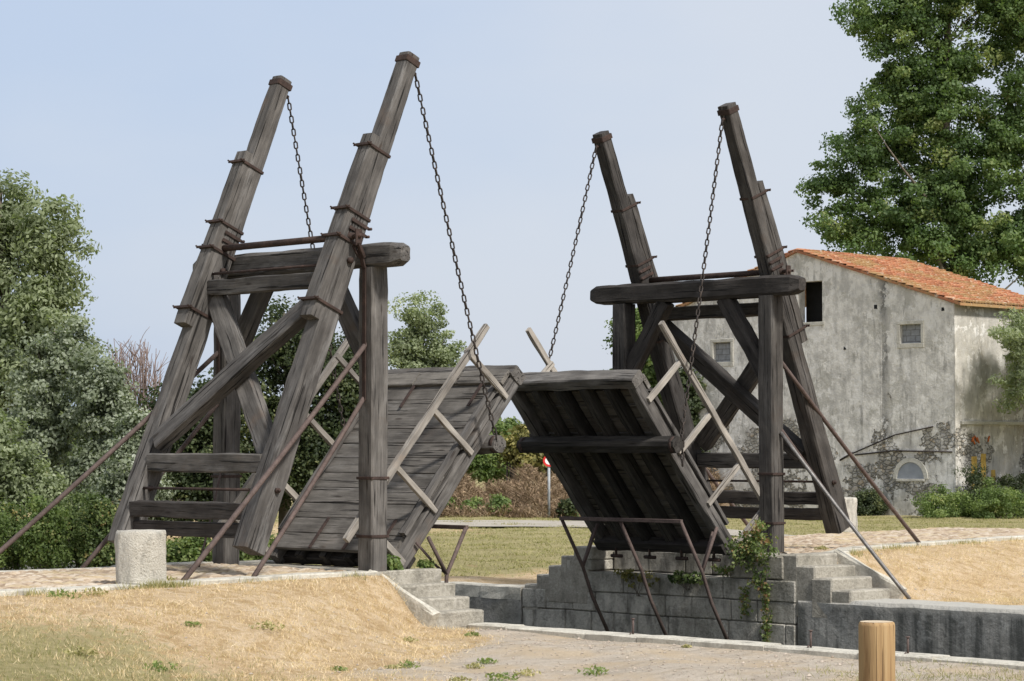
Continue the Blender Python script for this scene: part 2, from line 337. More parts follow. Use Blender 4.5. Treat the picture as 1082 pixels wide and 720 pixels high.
def greenness(x, y):
    l = sst((-x-4.9)/3.2)*sst((-y-1.2)/2.6)*(x < 4)
    l2 = (x < 4)*sst((y-3.6)/1)
    l3 = .7*(x < 4)*sst((-y-8.2)/1.5)
    r = (x > 4)*sst((y-7.5-.0*x)/2.5)*(1-.7*sst((y-24)/8)*(x < 30))
    r = np.maximum(r, .55*(x > 22)*(1-sst((y-26)/3)))
    return np.clip(np.maximum(np.maximum(l, l2), np.maximum(l3, r)), 0, 1)
def gravelness(x, y):
    foot = kerb_left(x)-np.interp(x, [-7, -3, -.6, .2, 1.2], [4.4, 3.4, 2.2, .9, .6])
    l = (x < 4)*sst((foot-y)/.9)*sst((x+6.2)/2.0)
    return np.clip(l*sst((y+13)/2), 0, 1)
k = NT('dry grass and gravel earth'); p = k.pos()
n1 = k.noise(p, 1.1, 6, .65); n2 = k.noise(p, 9, 6, .7); n3 = k.noise(p, 60, 4, .7)
straw = k.ramp(k.mix(.5, n1, n2), [(.30, (.30, .205, .11)), (.42, (.54, .39, .225)), (.53, (.66, .505, .325)), (.66, (.73, .61, .46))])
straw = k.mix(k.ramp(k.noise(k.pos((1, 1, 1)), 3.6, 7, .72), [(.50, 0.0), (.60, .75)]), straw, (.44, .30, .145)); straw = k.mix(k.ramp(n3, [(.40, .55), (.5, 0.0)]), straw, (.28, .19, .10))
grn = k.ramp(k.mix(.55, n1, n2), [(.32, (.15, .145, .06)), (.46, (.25, .235, .105)), (.58, (.37, .32, .165)), (.72, (.48, .40, .225))])
grv = k.ramp(k.mix(.6, n2, n3), [(.3, (.38, .315, .245)), (.5, (.56, .485, .395)), (.68, (.68, .61, .52))])
grv = k.mix(k.ramp(k.noise(k.pos((.5, 2.2, 1), rot=(0, 0, .5)), 1.5, 6, .7), [(.40, .5), (.52, 0.0)]), grv, (.36, .30, .235)); grv = k.mix(k.ramp(n1, [(.46, 0.0), (.62, .7)]), grv, (.56, .44, .295))
gm = k.ramp(k.math('ADD', k.math('ADD', k.attr('green'), k.math('MULTIPLY', k.math('SUBTRACT', n1, .5), 2.0)), k.math('MULTIPLY', k.math('SUBTRACT', n2, .5), 1.8)), [(.42, 0.0), (.80, .9)])
vm = k.ramp(k.math('ADD', k.attr('gravel'), k.math('MULTIPLY', k.math('SUBTRACT', n1, .5), 1.1)), [(.38, 0.0), (.74, 1.0)])
c = k.mix(vm, k.mix(gm, straw, grn), grv)
k.color(c); k.bump(n2, .05); k.bump(n3, .03); k.b.inputs['Roughness'].default_value = .97; k.b.inputs['Specular IOR Level'].default_value = .1
sheet('ground', gx, gy, hgt, k.m, {'green': greenness, 'gravel': gravelness})
# water in the canal
k = NT('canal water'); k.b.inputs['Base Color'].default_value = (.03, .035, .02, 1); k.b.inputs['Roughness'].default_value = .06; k.bump(k.noise(k.pos(), 2.5, 3), .02)
w_ = MB(); w_.add([(LX-.05, -60, -2.3), (RX+.05, -60, -2.3), (RX+.05, 200, -2.3), (LX-.05, 200, -2.3)], [(0, 1, 2, 3)])
w_.build('water', k.m)['kind'] = 'structure'
# cobbled approach roads
def cobbles(seed, cell=.17):
    r = np.random.default_rng(seed); J = r.random((400, 400, 2))*.55+.22; H = r.random((400, 400))
    def f(x, y):
        u = np.asarray(x)/cell+200.0; v = np.asarray(y)/cell+150.0; iu = np.floor(u).astype(int); iv = np.floor(v).astype(int)
        best = np.full(u.shape, 9.); hh = np.zeros(u.shape)
        for a in (-1, 0, 1):
            for b in (-1, 0, 1):
                ii = (iu+a) % 400; jj = (iv+b) % 400; du = iu+a+J[ii, jj, 0]-u; dv = iv+b+J[ii, jj, 1]-v; d = np.sqrt(du*du+dv*dv)
                m_ = d < best; best = np.where(m_, d, best); hh = np.where(m_, H[ii, jj], hh)
        return .034*np.clip(1-(best/.62)**2, 0, 1)+.016*hh
    return f
k = NT('cobblestones'); p = k.pos(); v = k.vor(p, 5.9, 'F1', 1, 'Color'); n2 = k.noise(p, 14, 5, .65); n1 = k.noise(p, 1.3, 5)
c = k.ramp(k.mix(.5, k.sep(v)[0], n2), [(.25, (.24, .175, .12)), (.45, (.38, .29, .205)), (.6, (.45, .365, .27)), (.8, (.50, .44, .36))])
c = k.mix(k.ramp(n1, [(.5, 0.0), (.65, .7)]), c, (.43, .34, .19)); k.color(c); k.bump(n2, .02); k.b.inputs['Roughness'].default_value = .92; M_cob = k.m
cf = cobbles(3)
def road_sheet(name, xs, near, far, n, mat):
    xs = np.array(xs); T = np.linspace(0, 1, n); XX, TT = np.meshgrid(xs, T); YY = near(XX)+(far(XX)-near(XX))*TT
    base = np.where(XX > 15, hgt(XX, YY)+.045, 0.0)
    ZZ = np.minimum(base, 0)-.03+cf(XX, YY)+.01*np.sin(XX*2)*np.sin(YY*3)
    V = np.stack([XX, YY, ZZ], -1).reshape(-1, 3); nx, ny = len(xs), n; I = np.arange(nx*ny).reshape(ny, nx)
    Fq = np.stack([I[:-1, :-1], I[:-1, 1:], I[1:, 1:], I[1:, :-1]], -1).reshape(-1, 4)
    me = bpy.data.meshes.new(name); me.vertices.add(len(V)); me.vertices.foreach_set('co', V.ravel().astype('f'))
    me.loops.add(Fq.size); me.loops.foreach_set('vertex_index', Fq.ravel().astype('i')); me.polygons.add(len(Fq))
    me.polygons.foreach_set('loop_start', np.arange(0, Fq.size, 4, dtype='i')); me.polygons.foreach_set('use_smooth', np.ones(len(Fq), bool))
    me.update(); me.validate(); me.materials.append(mat); o = bpy.data.objects.new(name, me); col.objects.link(o); o['kind'] = 'structure'
road_sheet('road', np.arange(-14, -.12, .035), lambda x: kerb_left(x)+.36, lambda x: x*0+3.3, 95, M_cob)
road_sheet('road', np.concatenate([np.arange(8.45, 18, .04), np.arange(18, 34, .2)]), lambda x: np.interp(x, RK[:, 0], RK[:, 1])+.30, lambda x: 4.0+np.maximum(0, x-9)*.13, 100, M_cob)
# pale kerb stones along both road edges
def kerb_line(pts, w, ztop, seg, hh=.16):
    M = MB(); pts = [Vector((a, b, 0)) for a, b in pts]
    for a, b in zip(pts[:-1], pts[1:]):
        L = (b-a).length; t = (b-a)/L; n = Vector((-t.y, t.x, 0)); s = 0
        while s < L-.05:
            l = min(L-s, seg*random.uniform(.75, 1.3)); c0 = a+t*(s+.008)+n*random.uniform(-.02, .02); c1 = a+t*(s+l-.008)+n*random.uniform(-.02, .02)
            z = ztop((c0+c1)/2)+random.uniform(-.012, .012)
            timber(M, c0+n*w/2+Vector((0, 0, z-hh/2)), c1+n*w/2+Vector((0, 0, z-hh/2)), w, hh, rough=.012, seg=.2, ch=.07); s += l
    return M
kx = [(-14, kerb_left(-14)), (-7, kerb_left(-7)), (-.15, kerb_left(-.15))]
kerb_line([(a, float(b)) for a, b in kx], .36, lambda p: .02, 1.1).build('kerb', M_coping)['kind'] = 'structure'
kerb_line([(-14, 3.25), (-.2, 3.3)], .3, lambda p: .015, 1.1).build('kerb', M_coping)['kind'] = 'structure'
kerb_line([tuple(q) for q in RK[1:6]], .32, lambda p: .02 if p.x < 15 else float(hgt(p.x, p.y))+.06, 1.2).build('kerb', M_coping)['kind'] = 'structure'
# pale track on the far bank
k = NT('pale dust track'); n = k.noise(k.pos(), 2, 6, .6); k.color(k.ramp(n, [(.3, (.27, .24, .20)), (.7, (.40, .365, .31))])); k.b.inputs['Roughness'].default_value = .97
tr = MB(); P0 = [spot(D, u, 0) for D, u in ((76, 300), (77, 440), (77, 560), (75, 700), (60, 900))]
for i in range(len(P0)-1):
    a, b = Vector(P0[i]), Vector(P0[i+1]); a.z = b.z = 0; f = Vector((Fw[0], Fw[1], 0)).normalized()
    for j in range(12):
        q = [a.lerp(b, j/12), a.lerp(b, (j+1)/12)]; vs = [q[0], q[1], q[1]+f*7, q[0]+f*7]
        for v_ in vs: v_.z = ZL+.015
        tr.add(vs, [(0, 1, 2, 3)])
tr.build('path', k.m)['kind'] = 'structure'

# ------------------------------------------------------------------ canal walls, abutments, stairs
def block_wall(M, x0, depth, y0, y1, z0, z1, course, width, side, jit=.012):
    """masonry of separate worn blocks; the face looks towards 'side' (+1/-1 in x)"""
    z = z1; r = 0
    while z > z0+.02:
        h = min(course*random.uniform(.94, 1.06), z-z0); y = y0-(width*.5 if r % 2 else 0)
        while y < y1-.02:
            l = width*random.uniform(.75, 1.3); a = max(y, y0); b = min(y+l, y1)
            if y1-b < .15: b = y1
            if b-a > .05:
                o = random.uniform(-jit, jit)
                box(M, (x0-side*depth, a+.004, z-h+.004), (x0+side*o, b-.004, z-.004), .008, .018, .3)
            y = b if b == y1 else y+l
        z -= h; r += 1
# left abutment
ab = empty('bridge_abutment', (.3, 1.6, 0), 'pale stone abutment carrying the left portal, beside the near stairs', 'abutment', 'abutments of the bridge')
M = MB(); block_wall(M, LX, 1.3, -.14, 3.6, -3, -.36, .37, .7, 1); block_wall(M, LX-.35, .95, .15, 3.1, -.36, -.02, .37, .7, 1); M.build('wall', M_step, ab)
for lo, hi in (((-.12, -.17, -.19), (LX, .14, 0.0)), ((-.12, 3.12, -.3), (LX, 3.75, 0)), ((-1.0, -.36, -.42), (-.13, -.1, -.004))):
    M = MB(); box(M, lo, hi, .01, .02, .25); M.build('coping', M_step, ab)
ab = empty('bridge_abutment', (8.8, 1.2, 0), 'stained block abutment under the right portal, ivy on its edge', 'abutment', 'abutments of the bridge')
M = MB(); block_wall(M, RX, 1.3, -1.25, 4.8, -3, -.72, .36, .66, -1); block_wall(M, RX, 1.3, -1.25, 3.9, -.72, -.38, .34, .7, -1)
block_wall(M, RX, 1.2, 3.12, 3.72, -.37, -.19, .18, .6, -1); block_wall(M, RX+.5, .95, .12, 3.1, -.37, -.02, .36, .7, -1); M.build('wall', M_wallst, ab)
for lo, hi in (((RX, -1.0, -.37), (RX+1.5, .1, .0)), ((RX-.01, 3.12, -.19), (RX+1.5, 3.55, .03))):
    M = MB(); box(M, lo, hi, .012, .02, .3); M.build('coping', M_step, ab)
def stairs(name, label, x0, x1, ys, dy, z0, dz, n, cheek, sgn=-1):
    e = empty(name, ((x0+x1)/2, ys, z0), label, 'stairs', 'stone stairs beside the bridge')
    for i in range(n):
        M = MB(); yf = ys+sgn*dy*i; zt = z0-dz*i
        lo = (x0+random.uniform(-.01, .01), yf, min(zt-dz-.3, -.95)); hi = (x1+random.uniform(-.012, .012), yf-sgn*(dy+.06), zt)
        box(M, lo, hi, .012, .025, .22); M.build('step', M_step, e)
    if cheek:
        M = MB(); a, b = cheek; timber(M, a, b, .17, .30, rough=.012, seg=.2, ch=.1); M.build('side_kerb', M_coping, e)
    return e
stairs('stone_stairs', 'pale four-step stone stairs going down to the quay beside the left portal', .02, LX+.0, -.175, .29, -.02, .17, 4, ((-.12, -.05, -.10), (.10, -1.12, -.66)))
stairs('stone_stairs', 'dark-edged stone stairs beside the ivy on the right abutment, crossed by an iron bar', RX+.015, RX+1.06, -1.28, .34, .03, .175, 4, ((8.86, -1.1, -.05), (9.12, -2.25, -.64)))
stairs('stone_stairs', 'dark stepped stone stairs on the far side of the right abutment, seen in profile', RX, RX+1.1, 3.56, .3, .03, .17, 5, None, 1)
# low quay walls
def quay(name, label, x, y0, y1, side, mat, cop, rounded):
    e = empty(name, (x, (y0+y1)/2, ZL), label, 'quay wall')
    M = MB(); y = y0
    while y < y1:
        l = 1.5 if abs(y) < 30 else 8; l = min(l, y1-y)
        box(M, (x-side*1.0, y+.003, -3), (x+side*random.uniform(-.008, .008), y+l-.003, ZL-.16), .012, .012, .5 if abs(y) < 30 else 4); y += l
    if rounded:
        M = MB(); y = y0
        while y < y1-.01:
            l = y1-y; box(M, (x-side*1.0, y, -3), (x, y1, ZL+.075), .014, .055, .35); y += l
        M.build('wall', mat, e); return e
    M.build('wall', mat, e)
    M = MB(); y = y0
    while y < y1:
        l = min(random.uniform(.9, 1.5) if abs(y) < 30 else 8, y1-y); j = random.uniform(-.02, .02); wx = random.uniform(-.03, .03)
        timber(M, (x-side*.17-side*abs(wx), y+.006, ZL-(.04 if rounded else .11)), (x-side*.17-side*abs(wx), y+l-.006, ZL-(.04 if rounded else .11)), .38, .24+j, rough=.014, seg=.25, ch=.28 if rounded else .08); y += l
    M.build('coping', cop, e); return e
quay('quay_wall', 'pale flat coping edge of the near quay, running right from the foot of the left stairs', LX, -40, -1.06, 1, M_wallst, M_coping, False)
quay('quay_wall', 'grey stained canal wall with rounded top, right of the right stairs', RX, -40, -1.255, -1, M_streak, M_wallrc, True)
quay('quay_wall', 'dark canal wall seen through the gap between the two raised leaves', RX, 4.82, 120, -1, M_wallrc, M_coping, False)
quay('quay_wall', 'near side canal wall behind the left abutment', LX, 3.8, 120, 1, M_wallst, M_coping, False)

# ------------------------------------------------------------------ the drawbridge, twice
def side_builder(flip):
    def m(p): return Vector((SX-p[0], p[1], p[2])) if flip else Vector(p)
    return m
def bands(M, m, c, ax, w, h, t=.008, wd=.042, bolts=True):
    """an iron strap round a timber: c centre, ax=(t,side,up) unit vectors"""
    T, S, U = ax; W = w/2+t; Hh = h/2+t
    for s_ in (-1, 1):
        timber(M, m(c+S*(s_*W)-U*Hh), m(c+S*(s_*W)+U*Hh), wd, t*2, up=m2(m, T.cross(U)), rough=.002, seg=.3)
        timber(M, m(c+U*(s_*Hh)-S*W), m(c+U*(s_*Hh)+S*W), wd, t*2, up=m2(m, U), rough=.002, seg=.3)
    if bolts:
        for s_ in (-1, 1): tube(M, [m(c+S*(s_*(W+.018))+U*(Hh-.01)), m(c+S*(s_*(W+.018))+U*(Hh+.07))], .013, k=6)
        timber(M, m(c+U*(Hh+.025)-S*(W+.05)), m(c+U*(Hh+.025)+S*(W+.05)), .04, .016, up=m2(m, U), rough=.002, seg=.3)
def m2(m, v): o = m(Vector((0, 0, 0))); r = m(Vector(v))-o; return r
def portal(flip, label):
    m = side_builder(flip); ox = m((0, 1.6, 0)); W = 3.26
    e = empty('bridge_portal', ox, label, 'bridge portal', 'portal frames of the drawbridge')
    for y in (0, W):
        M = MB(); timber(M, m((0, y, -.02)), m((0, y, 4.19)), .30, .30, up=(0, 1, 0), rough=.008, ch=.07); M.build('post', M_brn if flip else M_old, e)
        for z in (.48, 1.28):
            M = MB(); bands(M, m, Vector((0, y, z)), (Vector((0, 0, 1)), Vector((0, 1, 0)), Vector((-1, 0, 0))), .30, .30, .008, .04, False); M.build('iron_band', M_rust, e)
        M = MB(); s = -1 if y == 0 else 1
        timber(M, m((-.168, y, 2.35)), m((-.168, y, 4.2)), .07, .02, up=m2(m, Vector((1, 0, 0))), rough=.002, seg=.4)
        timber(M, m((-.175, y, 4.18)), m((-.27, y, 4.5)), .07, .03, up=m2(m, Vector((1, 0, 0))), rough=.002, seg=.3)
        for q in (-.09, .09):
            timber(M, m((-.2, y+q*.4, 4.32)), m((-.35, y+q, 4.52)), .05, .03, up=(0, 1, 0), rough=.002, seg=.3)
            timber(M, m((-.35, y+q, 4.5)), m((-.35, y+q, 4.70)), .11, .028, up=(0, 1, 0), rough=.002, seg=.3)
        tube(M, [m((-.35, y-.13, 4.61)), m((-.35, y+.13, 4.61))], .03, k=8)
        M.build('pivot_bracket', M_rust, e)
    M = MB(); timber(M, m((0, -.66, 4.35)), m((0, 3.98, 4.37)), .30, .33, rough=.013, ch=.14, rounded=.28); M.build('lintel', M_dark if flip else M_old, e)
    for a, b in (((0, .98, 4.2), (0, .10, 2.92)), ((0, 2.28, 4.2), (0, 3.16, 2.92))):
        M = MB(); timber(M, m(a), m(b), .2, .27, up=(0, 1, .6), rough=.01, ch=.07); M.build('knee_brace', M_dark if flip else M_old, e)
    # iron stays down to the road
    if not flip: st = [((-.1, 0, 3.16), (-3.62, -.42, -.05), M_stay, .036), ((-.12, .02, 2.42), (-2.34, -.28, -.02), M_stay, .034), ((-.1, W, 3.15), (-3.95, 3.75, -.02), M_stay, .036), ((-.1, W, 2.42), (-2.35, 3.55, -.02), M_stay, .034), ((-.1, W-.05, 1.5), (-1.0, 2.6, 0), M_stay, .016)]
    else: st = [((-.1, -.1, 3.14), (-4.76, .5, -.0), M_stay, .036), ((-.1, -.12, 2.0), (-3.08, .36, -.02), M_stay, .034), ((-.05, -.16, 1.95), (-.32, -2.5, -.66), M_steel, .032), ((-.1, W, 3.15), (-4.2, 3.7, -.02), M_stay, .036)]
    for a, b, mt, r in st:
        M = MB(); A, B = m(a), m(b); pts = [A.lerp(B, i/8)+Vector((0, 0, -.03*math.sin(i/8*math.pi))) for i in range(9)]
        tube(M, pts, r, k=6); M.build('stay_bar', mt, e)
    return e
LY = [.20, 3.02]
A0 = Vector((-1.98, 0, .44)); B0 = Vector((.90, 0, 7.38)); T0 = (B0-A0).normalized(); N0 = Vector((-T0.z, 0, T0.x)); LB = (B0-A0).length-.12
LBS = {False: (LB, LB-.04), True: (LB, LB-.20)}
def bp(s, n, y): return A0+T0*s+N0*n+Vector((0, y, 0))
def balance(flip, label):
    m = side_builder(flip); e = empty('balance_frame', m((-.35, 1.6, 4.6)), label, 'balance frame', 'tilted balance frames of the drawbridge')
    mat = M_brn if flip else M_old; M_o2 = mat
    for iy, y in enumerate(LY):
        if flip and iy: y += .06
        LB = LBS[flip][iy]
        M = MB(); timber(M, m(bp(-.12, 0, y)), m(bp(LB, 0, y)), .33, .37, up=m2(m, N0), w2=.225, h2=.235, rough=.012, ch=.08)
        bm_ = M.build('beam', mat, e)
        M = MB(); timber(M, m(bp(3.18, .245, y)), m(bp(6.0, .20, y)), .275, .17, up=m2(m, N0), w2=.235, h2=.15, rough=.01, ch=.06); M.build('splice_timber', M_o2, e)
        ax = (T0, Vector((0, 1, 0)), N0)
        for s, nn, w, h in ((5.82, .075, .252, .39), (4.82, .085, .272, .42), (4.40, .085, .28, .43), (3.42, .09, .30, .475)):
            M = MB(); bands(M, m, bp(s, nn, y), ax, w, h); M.build('clamp', M_rust, e)
        for s in (4.58, 4.70):
            M = MB(); timber(M, m(bp(s, -.14, y-.150)), m(bp(s, .18, y-.150)), .05, .016, up=(0, 1, 0), rough=.002, seg=.3); tube(M, [m(bp(s, -.15, y-.14)), m(bp(s, -.15, y-.20))], .022, k=6); M.build('bearing_strap', M_rust, e)
        M = MB(); bands(M, m, bp(LB-.10, 0, y), ax, .228, .24, .007, .09, False)
        tube(M, [m(bp(LB-.2, -.14, y)), m(bp(LB-.2, -.20, y))], .03, k=6); M.build('end_cap', M_rust, e)
        M = MB(); tube(M, [m(bp(.75, -.02, y-.20)), m(bp(.75, -.02, y-.15))], .04, k=6); tube(M, [m(bp(.75, -.02, y-.23)), m(bp(.75, -.02, y-.2))], .02, k=6)
        M.build('bolt', M_rust, e)
        if not flip: M = MB(); tube(M, [m(bp(4.15, .0, y-.19)), m(bp(4.15, .0, y-.12))], .045, k=6); M.build('bolt', M_rust, e)
    M = MB(); tube(M, [m((-.35, .02, 4.61)), m((-.35, 3.2, 4.61))], .05, k=10); M.build('axle', M_rust, e)
    def cross(name, z, n, w, h, mt, y0=.34, y1=2.88):
        s = (z-A0.z)/T0.z; M = MB(); timber(M, m(bp(s, n, y0)), m(bp(s, n, y1)), w, h, up=(0, 0, 1), rough=.012, ch=.07); M.build(name, mt, e)
    cross('cross_timber', 4.0, .05, .24, .22, M_o2); cross('cross_timber', 1.47, .05, .26, .26, M_o2)
    cross('cross_timber', .80, .12, .16, .22, M_stay if False else M_dark); cross('cross_timber', .60, -.05, .2, .2, M_dark)
    for z, n in ((4.17, .14), (1.1, .08)):
        s = (z-A0.z)/T0.z; M = MB(); tube(M, [m(bp(s, n, .3)), m(bp(s, n, 2.9))], .022, k=6); M.build('tie_rod', M_rust, e)
    sa = lambda z: (z-A0.z)/T0.z
    for a, b, n in (((3.88, 2.86), (1.62, .48), -.07), ((3.62, .36), (1.72, 2.82), .13)):
        M = MB(); timber(M, m(bp(sa(a[0]), n, a[1])), m(bp(sa(b[0]), n, b[1])), .30, .19, up=m2(m, N0), rough=.012, ch=.07); M.build('diagonal_brace', M_o2, e)
    return e
HG = Vector((.82, 0, .01)); UL = Vector((.652, 0, .758)).normalized(); NL = Vector((-UL.z, 0, UL.x)); LL = 3.47
def lp(s, n, y): return HG+UL*s+NL*n+Vector((0, y, 0))
def leaf(flip, label):
    m = side_builder(flip); e = empty('bridge_leaf', m(lp(0, 0, 1.6)), label, 'bridge leaf', 'raised deck leaves of the drawbridge')
    N = m2(m, NL); y0, y1 = .20, 3.06; sm = M_under if flip else M_plank
    M = MB(); s = .06; n = 11; w = (LL-.28)/n
    for i in range(n):
        g = random.uniform(.008, .026); ww = w-g; ex = random.uniform(0, .05)
        timber(M, m(lp(s+w/2, .235+random.uniform(-.006, .006), y0+.10+ex)), m(lp(s+w/2, .235, y1-.1-ex)), ww, .065, up=N, rough=.006, seg=.2, ch=.05); s += w
    M.build('deck_planks', M_plank, e)
    for y in (y0+.09, y1-.09):
        M = MB(); timber(M, m(lp(-.05, .10, y)), m(lp(LL-.02, .10, y)), .17, .22, up=N, rough=.009, ch=.07); M.build('side_beam', M_old if not flip else M_old, e)
        M = MB(); timber(M, m(lp(.35, .31, y)), m(lp(LL-.3, .31, y)), .13, .075, up=N, rough=.010, ch=.1); M.build('side_kerb', M_old, e)
    M = MB(); timber(M, m(lp(LL+.06, .13, y0-.02)), m(lp(LL+.06, .13, y1+.02)), .20, .28, up=N, rough=.012, ch=.1)
    M.build('end_beam', M_old, e)
    M = MB()
    for i_ in range(3): timber(M, m(lp(LL-.12, .285, y0+.02+i_*.96)), m(lp(LL-.12, .285, y0+.96+i_*.95)), .26, .075, up=N, rough=.012, ch=.08)
    M.build('edge_board', M_plank, e)
    for i in range(4):
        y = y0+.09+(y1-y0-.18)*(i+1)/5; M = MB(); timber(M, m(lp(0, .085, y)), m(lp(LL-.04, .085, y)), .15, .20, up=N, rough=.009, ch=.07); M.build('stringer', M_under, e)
    for s_ in (.12,):
        M = MB(); timber(M, m(lp(s_, -.0, y0+.02)), m(lp(s_, -.0, y1-.02)), .2, .16, up=N, rough=.01, ch=.08); M.build('hinge_timber', M_dark, e)
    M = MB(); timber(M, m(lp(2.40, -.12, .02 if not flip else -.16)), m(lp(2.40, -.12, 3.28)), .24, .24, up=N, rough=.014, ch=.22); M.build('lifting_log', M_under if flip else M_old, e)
    for y in (.09 if not flip else -.09, 3.2):
        M = MB(); tube(M, [m(lp(2.40, -.12, y-.03)), m(lp(2.40, -.12, y+.03))], .135, k=16); M.build('log_band', M_rust, e)
    for y, sgn in ((y0-.01, -1), (y1+.01, 1)):
        M = MB(); ext = .25 if flip else 0
        timber(M, m(lp(-.45, 1.16, y+sgn*.03)), m(lp(3.62+ext, 1.10, y+sgn*.03)), .075, .10, up=N, rough=.006, ch=.08); r_ = M.build('handrail', M_rail, e)
        for s_ in ((.0, .95, 2.03, 3.12)):
            M = MB(); timber(M, m(lp(s_, .10, y)), m(lp(s_-.02, 1.16, y)), .065, .085, up=m2(m, UL), rough=.005, ch=.08); M.build('rail_post', M_rail, e)
    for y in (.62, 1.35, 2.1):
        for a, b in ((.05, .62), (2.78, 3.38)):
            M = MB(); timber(M, m(lp(a, .282+.02, y)), m(lp(b, .282+.02, y)), .06, .016, up=N, rough=.002, seg=.2); M.build('iron_strap', M_rust, e)
    for y in (.45, 1.15, 1.85, 2.6):
        M = MB(); tube(M, [m(lp(.15, -.02, y)), m(lp(-.02, -.14, y))], .022, k=6)
        tube(M, [m(lp(-.03, -.14, y-.12)), m(lp(-.03, -.14, y+.12))], .03, k=8); M.build('hinge', M_rust, e)
    return e
portal(False, 'left weathered timber portal with log lintel and rusty stays, behind the stone bollard')
portal(True, 'right timber portal with rusty stays, standing before the old house')
balance(False, 'left tilted balance beams with cross timbers, hanging over the cobbled road by the bollard')
balance(True, 'right tilted balance beams with dark cross timbers, in front of the old house')
leaf(False, 'left raised deck leaf showing its grey planked top and pale handrails')
leaf(True, 'right raised deck leaf showing its dark underside with stringers and lifting log')

# ---- chains
def chain_path(a, b, sag, tail=0):
    a = Vector(a); b = Vector(b); L = (b-a).length; n = int(L/.025); pts = [a.lerp(b, i/n)+Vector((0, 0, -sag*4*(i/n)*(1-i/n))) for i in range(n+1)]
    if tail: pts += [b+Vector((0, -.02, -tail*i/12)) for i in range(1, 13)]
    return pts
def chain(a, b, sag, tail, label, grp):
    pts = chain_path(a, b, sag, tail); d = [0]
    for i in range(1, len(pts)): d.append(d[-1]+(pts[i]-pts[i-1]).length)
    P = np.array([tuple(p) for p in pts]); M = MB(); pitch = .098; s = .04; j = 0; ll, lw, wr = .130, .075, .0125
    while s < d[-1]-.04:
        c = Vector([float(np.interp(s, d, P[:, q])) for q in range(3)]); c2 = Vector([float(np.interp(s+.03, d, P[:, q])) for q in range(3)])
        t = (c2-c).normalized(); q = Vector((1, .2, 0)); side = t.cross(q).normalized(); up = side.cross(t)
        rot = R_(45+random.uniform(-9, 9)) if j % 2 else R_(-45+random.uniform(-9, 9)); sd = side*math.cos(rot)+up*math.sin(rot); nn = t.cross(sd)
        ring = []
        for kk in range(12):
            a_ = 2*math.pi*kk/12; x = math.cos(a_)*(lw-2*wr)/2; yv = math.sin(a_)*(lw-2*wr)/2+(ll-lw)/2*(1 if math.sin(a_) > 0 else -1)
            ring.append((x, yv, a_))
        vs = []; fs = []
        for x, yv, a_ in ring:
            cen = c+sd*x+t*yv; rd = sd*math.cos(a_)+t*math.sin(a_)
            for h in range(5):
                b_ = 2*math.pi*h/5; vs.append(cen+rd*math.cos(b_)*wr+nn*math.sin(b_)*wr)
        for i in range(12):
            for h in range(5): fs.append((i*5+h, i*5+(h+1) % 5, ((i+1) % 12)*5+(h+1) % 5, ((i+1) % 12)*5+h))
        M.add(vs, fs, None, True); s += pitch; j += 1
    o = M.build('chain', M_chain, None, tuple(pts[0])); tag(o, label, 'chain', grp)
for flip, y, lab in ((False, LY[0], 'near chain of the left leaf, hanging from the tallest beam tip'), (False, LY[1], 'far chain of the left leaf, between the two left beams'),
                     (True, LY[0], 'near chain of the right leaf, its loose tail hanging below the log'), (True, LY[1], 'far chain of the right leaf, from the lower right beam tip')):
    m = side_builder(flip); a = m(bp(LBS[flip][0 if y < 1 else 1]-.20, -.2, y+(.06 if flip and y > 1 else 0))); b = m(lp(2.38, .10, -.07 if y < 1 else 3.24))
    chain(a, b, .06, .52 if flip and y < 1 else .12, lab, 'lifting chains of the drawbridge')
# chain turns wound on the left log end
# ---- iron trestles projecting from the abutments
def trestle(flip, label, top, joint, foot, ys, sx):
    e = empty('iron_trestle', (top[0], ys[1], top[1]), label, 'iron support', 'iron trestles beside the canal')
    M = MB(); timber(M, (top[0], ys[0]-.02, top[1]), (top[0], ys[-1]+.02, top[1]), .06, .06, rough=.002, ch=.1); M.build('top_bar', M_stay, e)
    for y in ys:
        M = MB(); tube(M, [(top[0], y, top[1]), (joint[0], y, joint[1]), ((joint[0]*.6+foot[0]*.4)-.05*sx, y, joint[1]*.6+foot[1]*.4), (foot[0], y, foot[1])], .030, k=6); M.build('leg', M_stay, e)
        if y != ys[1] or True:
            if y in (ys[0], ys[-1]):
                M = MB(); tube(M, [(joint[0], y, joint[1]), (joint[0]+.36*sx, y, .44)], .028, k=6); M.build('strut', M_stay, e)
                M = MB(); tube(M, [(joint[0], y+.02, joint[1]+.02), (joint[0]+.12*sx, y+.08, joint[1]+.12), (joint[0]+.44*sx, y+.16, .36)], .02, k=6); M.build('strut', M_stay, e)
    return e
trestle(True, 'rusty iron frame leaning out over the canal below the right raised leaf', (6.42, .55), (6.93, -.26), (7.62, -1.50), (0, 1.3, 2.6), 1)
trestle(False, 'rusty iron frame behind the left stairs, below the left raised leaf', (1.78, .56), (1.40, -.10), (1.22, -1.2), (0, 1.3, 2.6), -1)

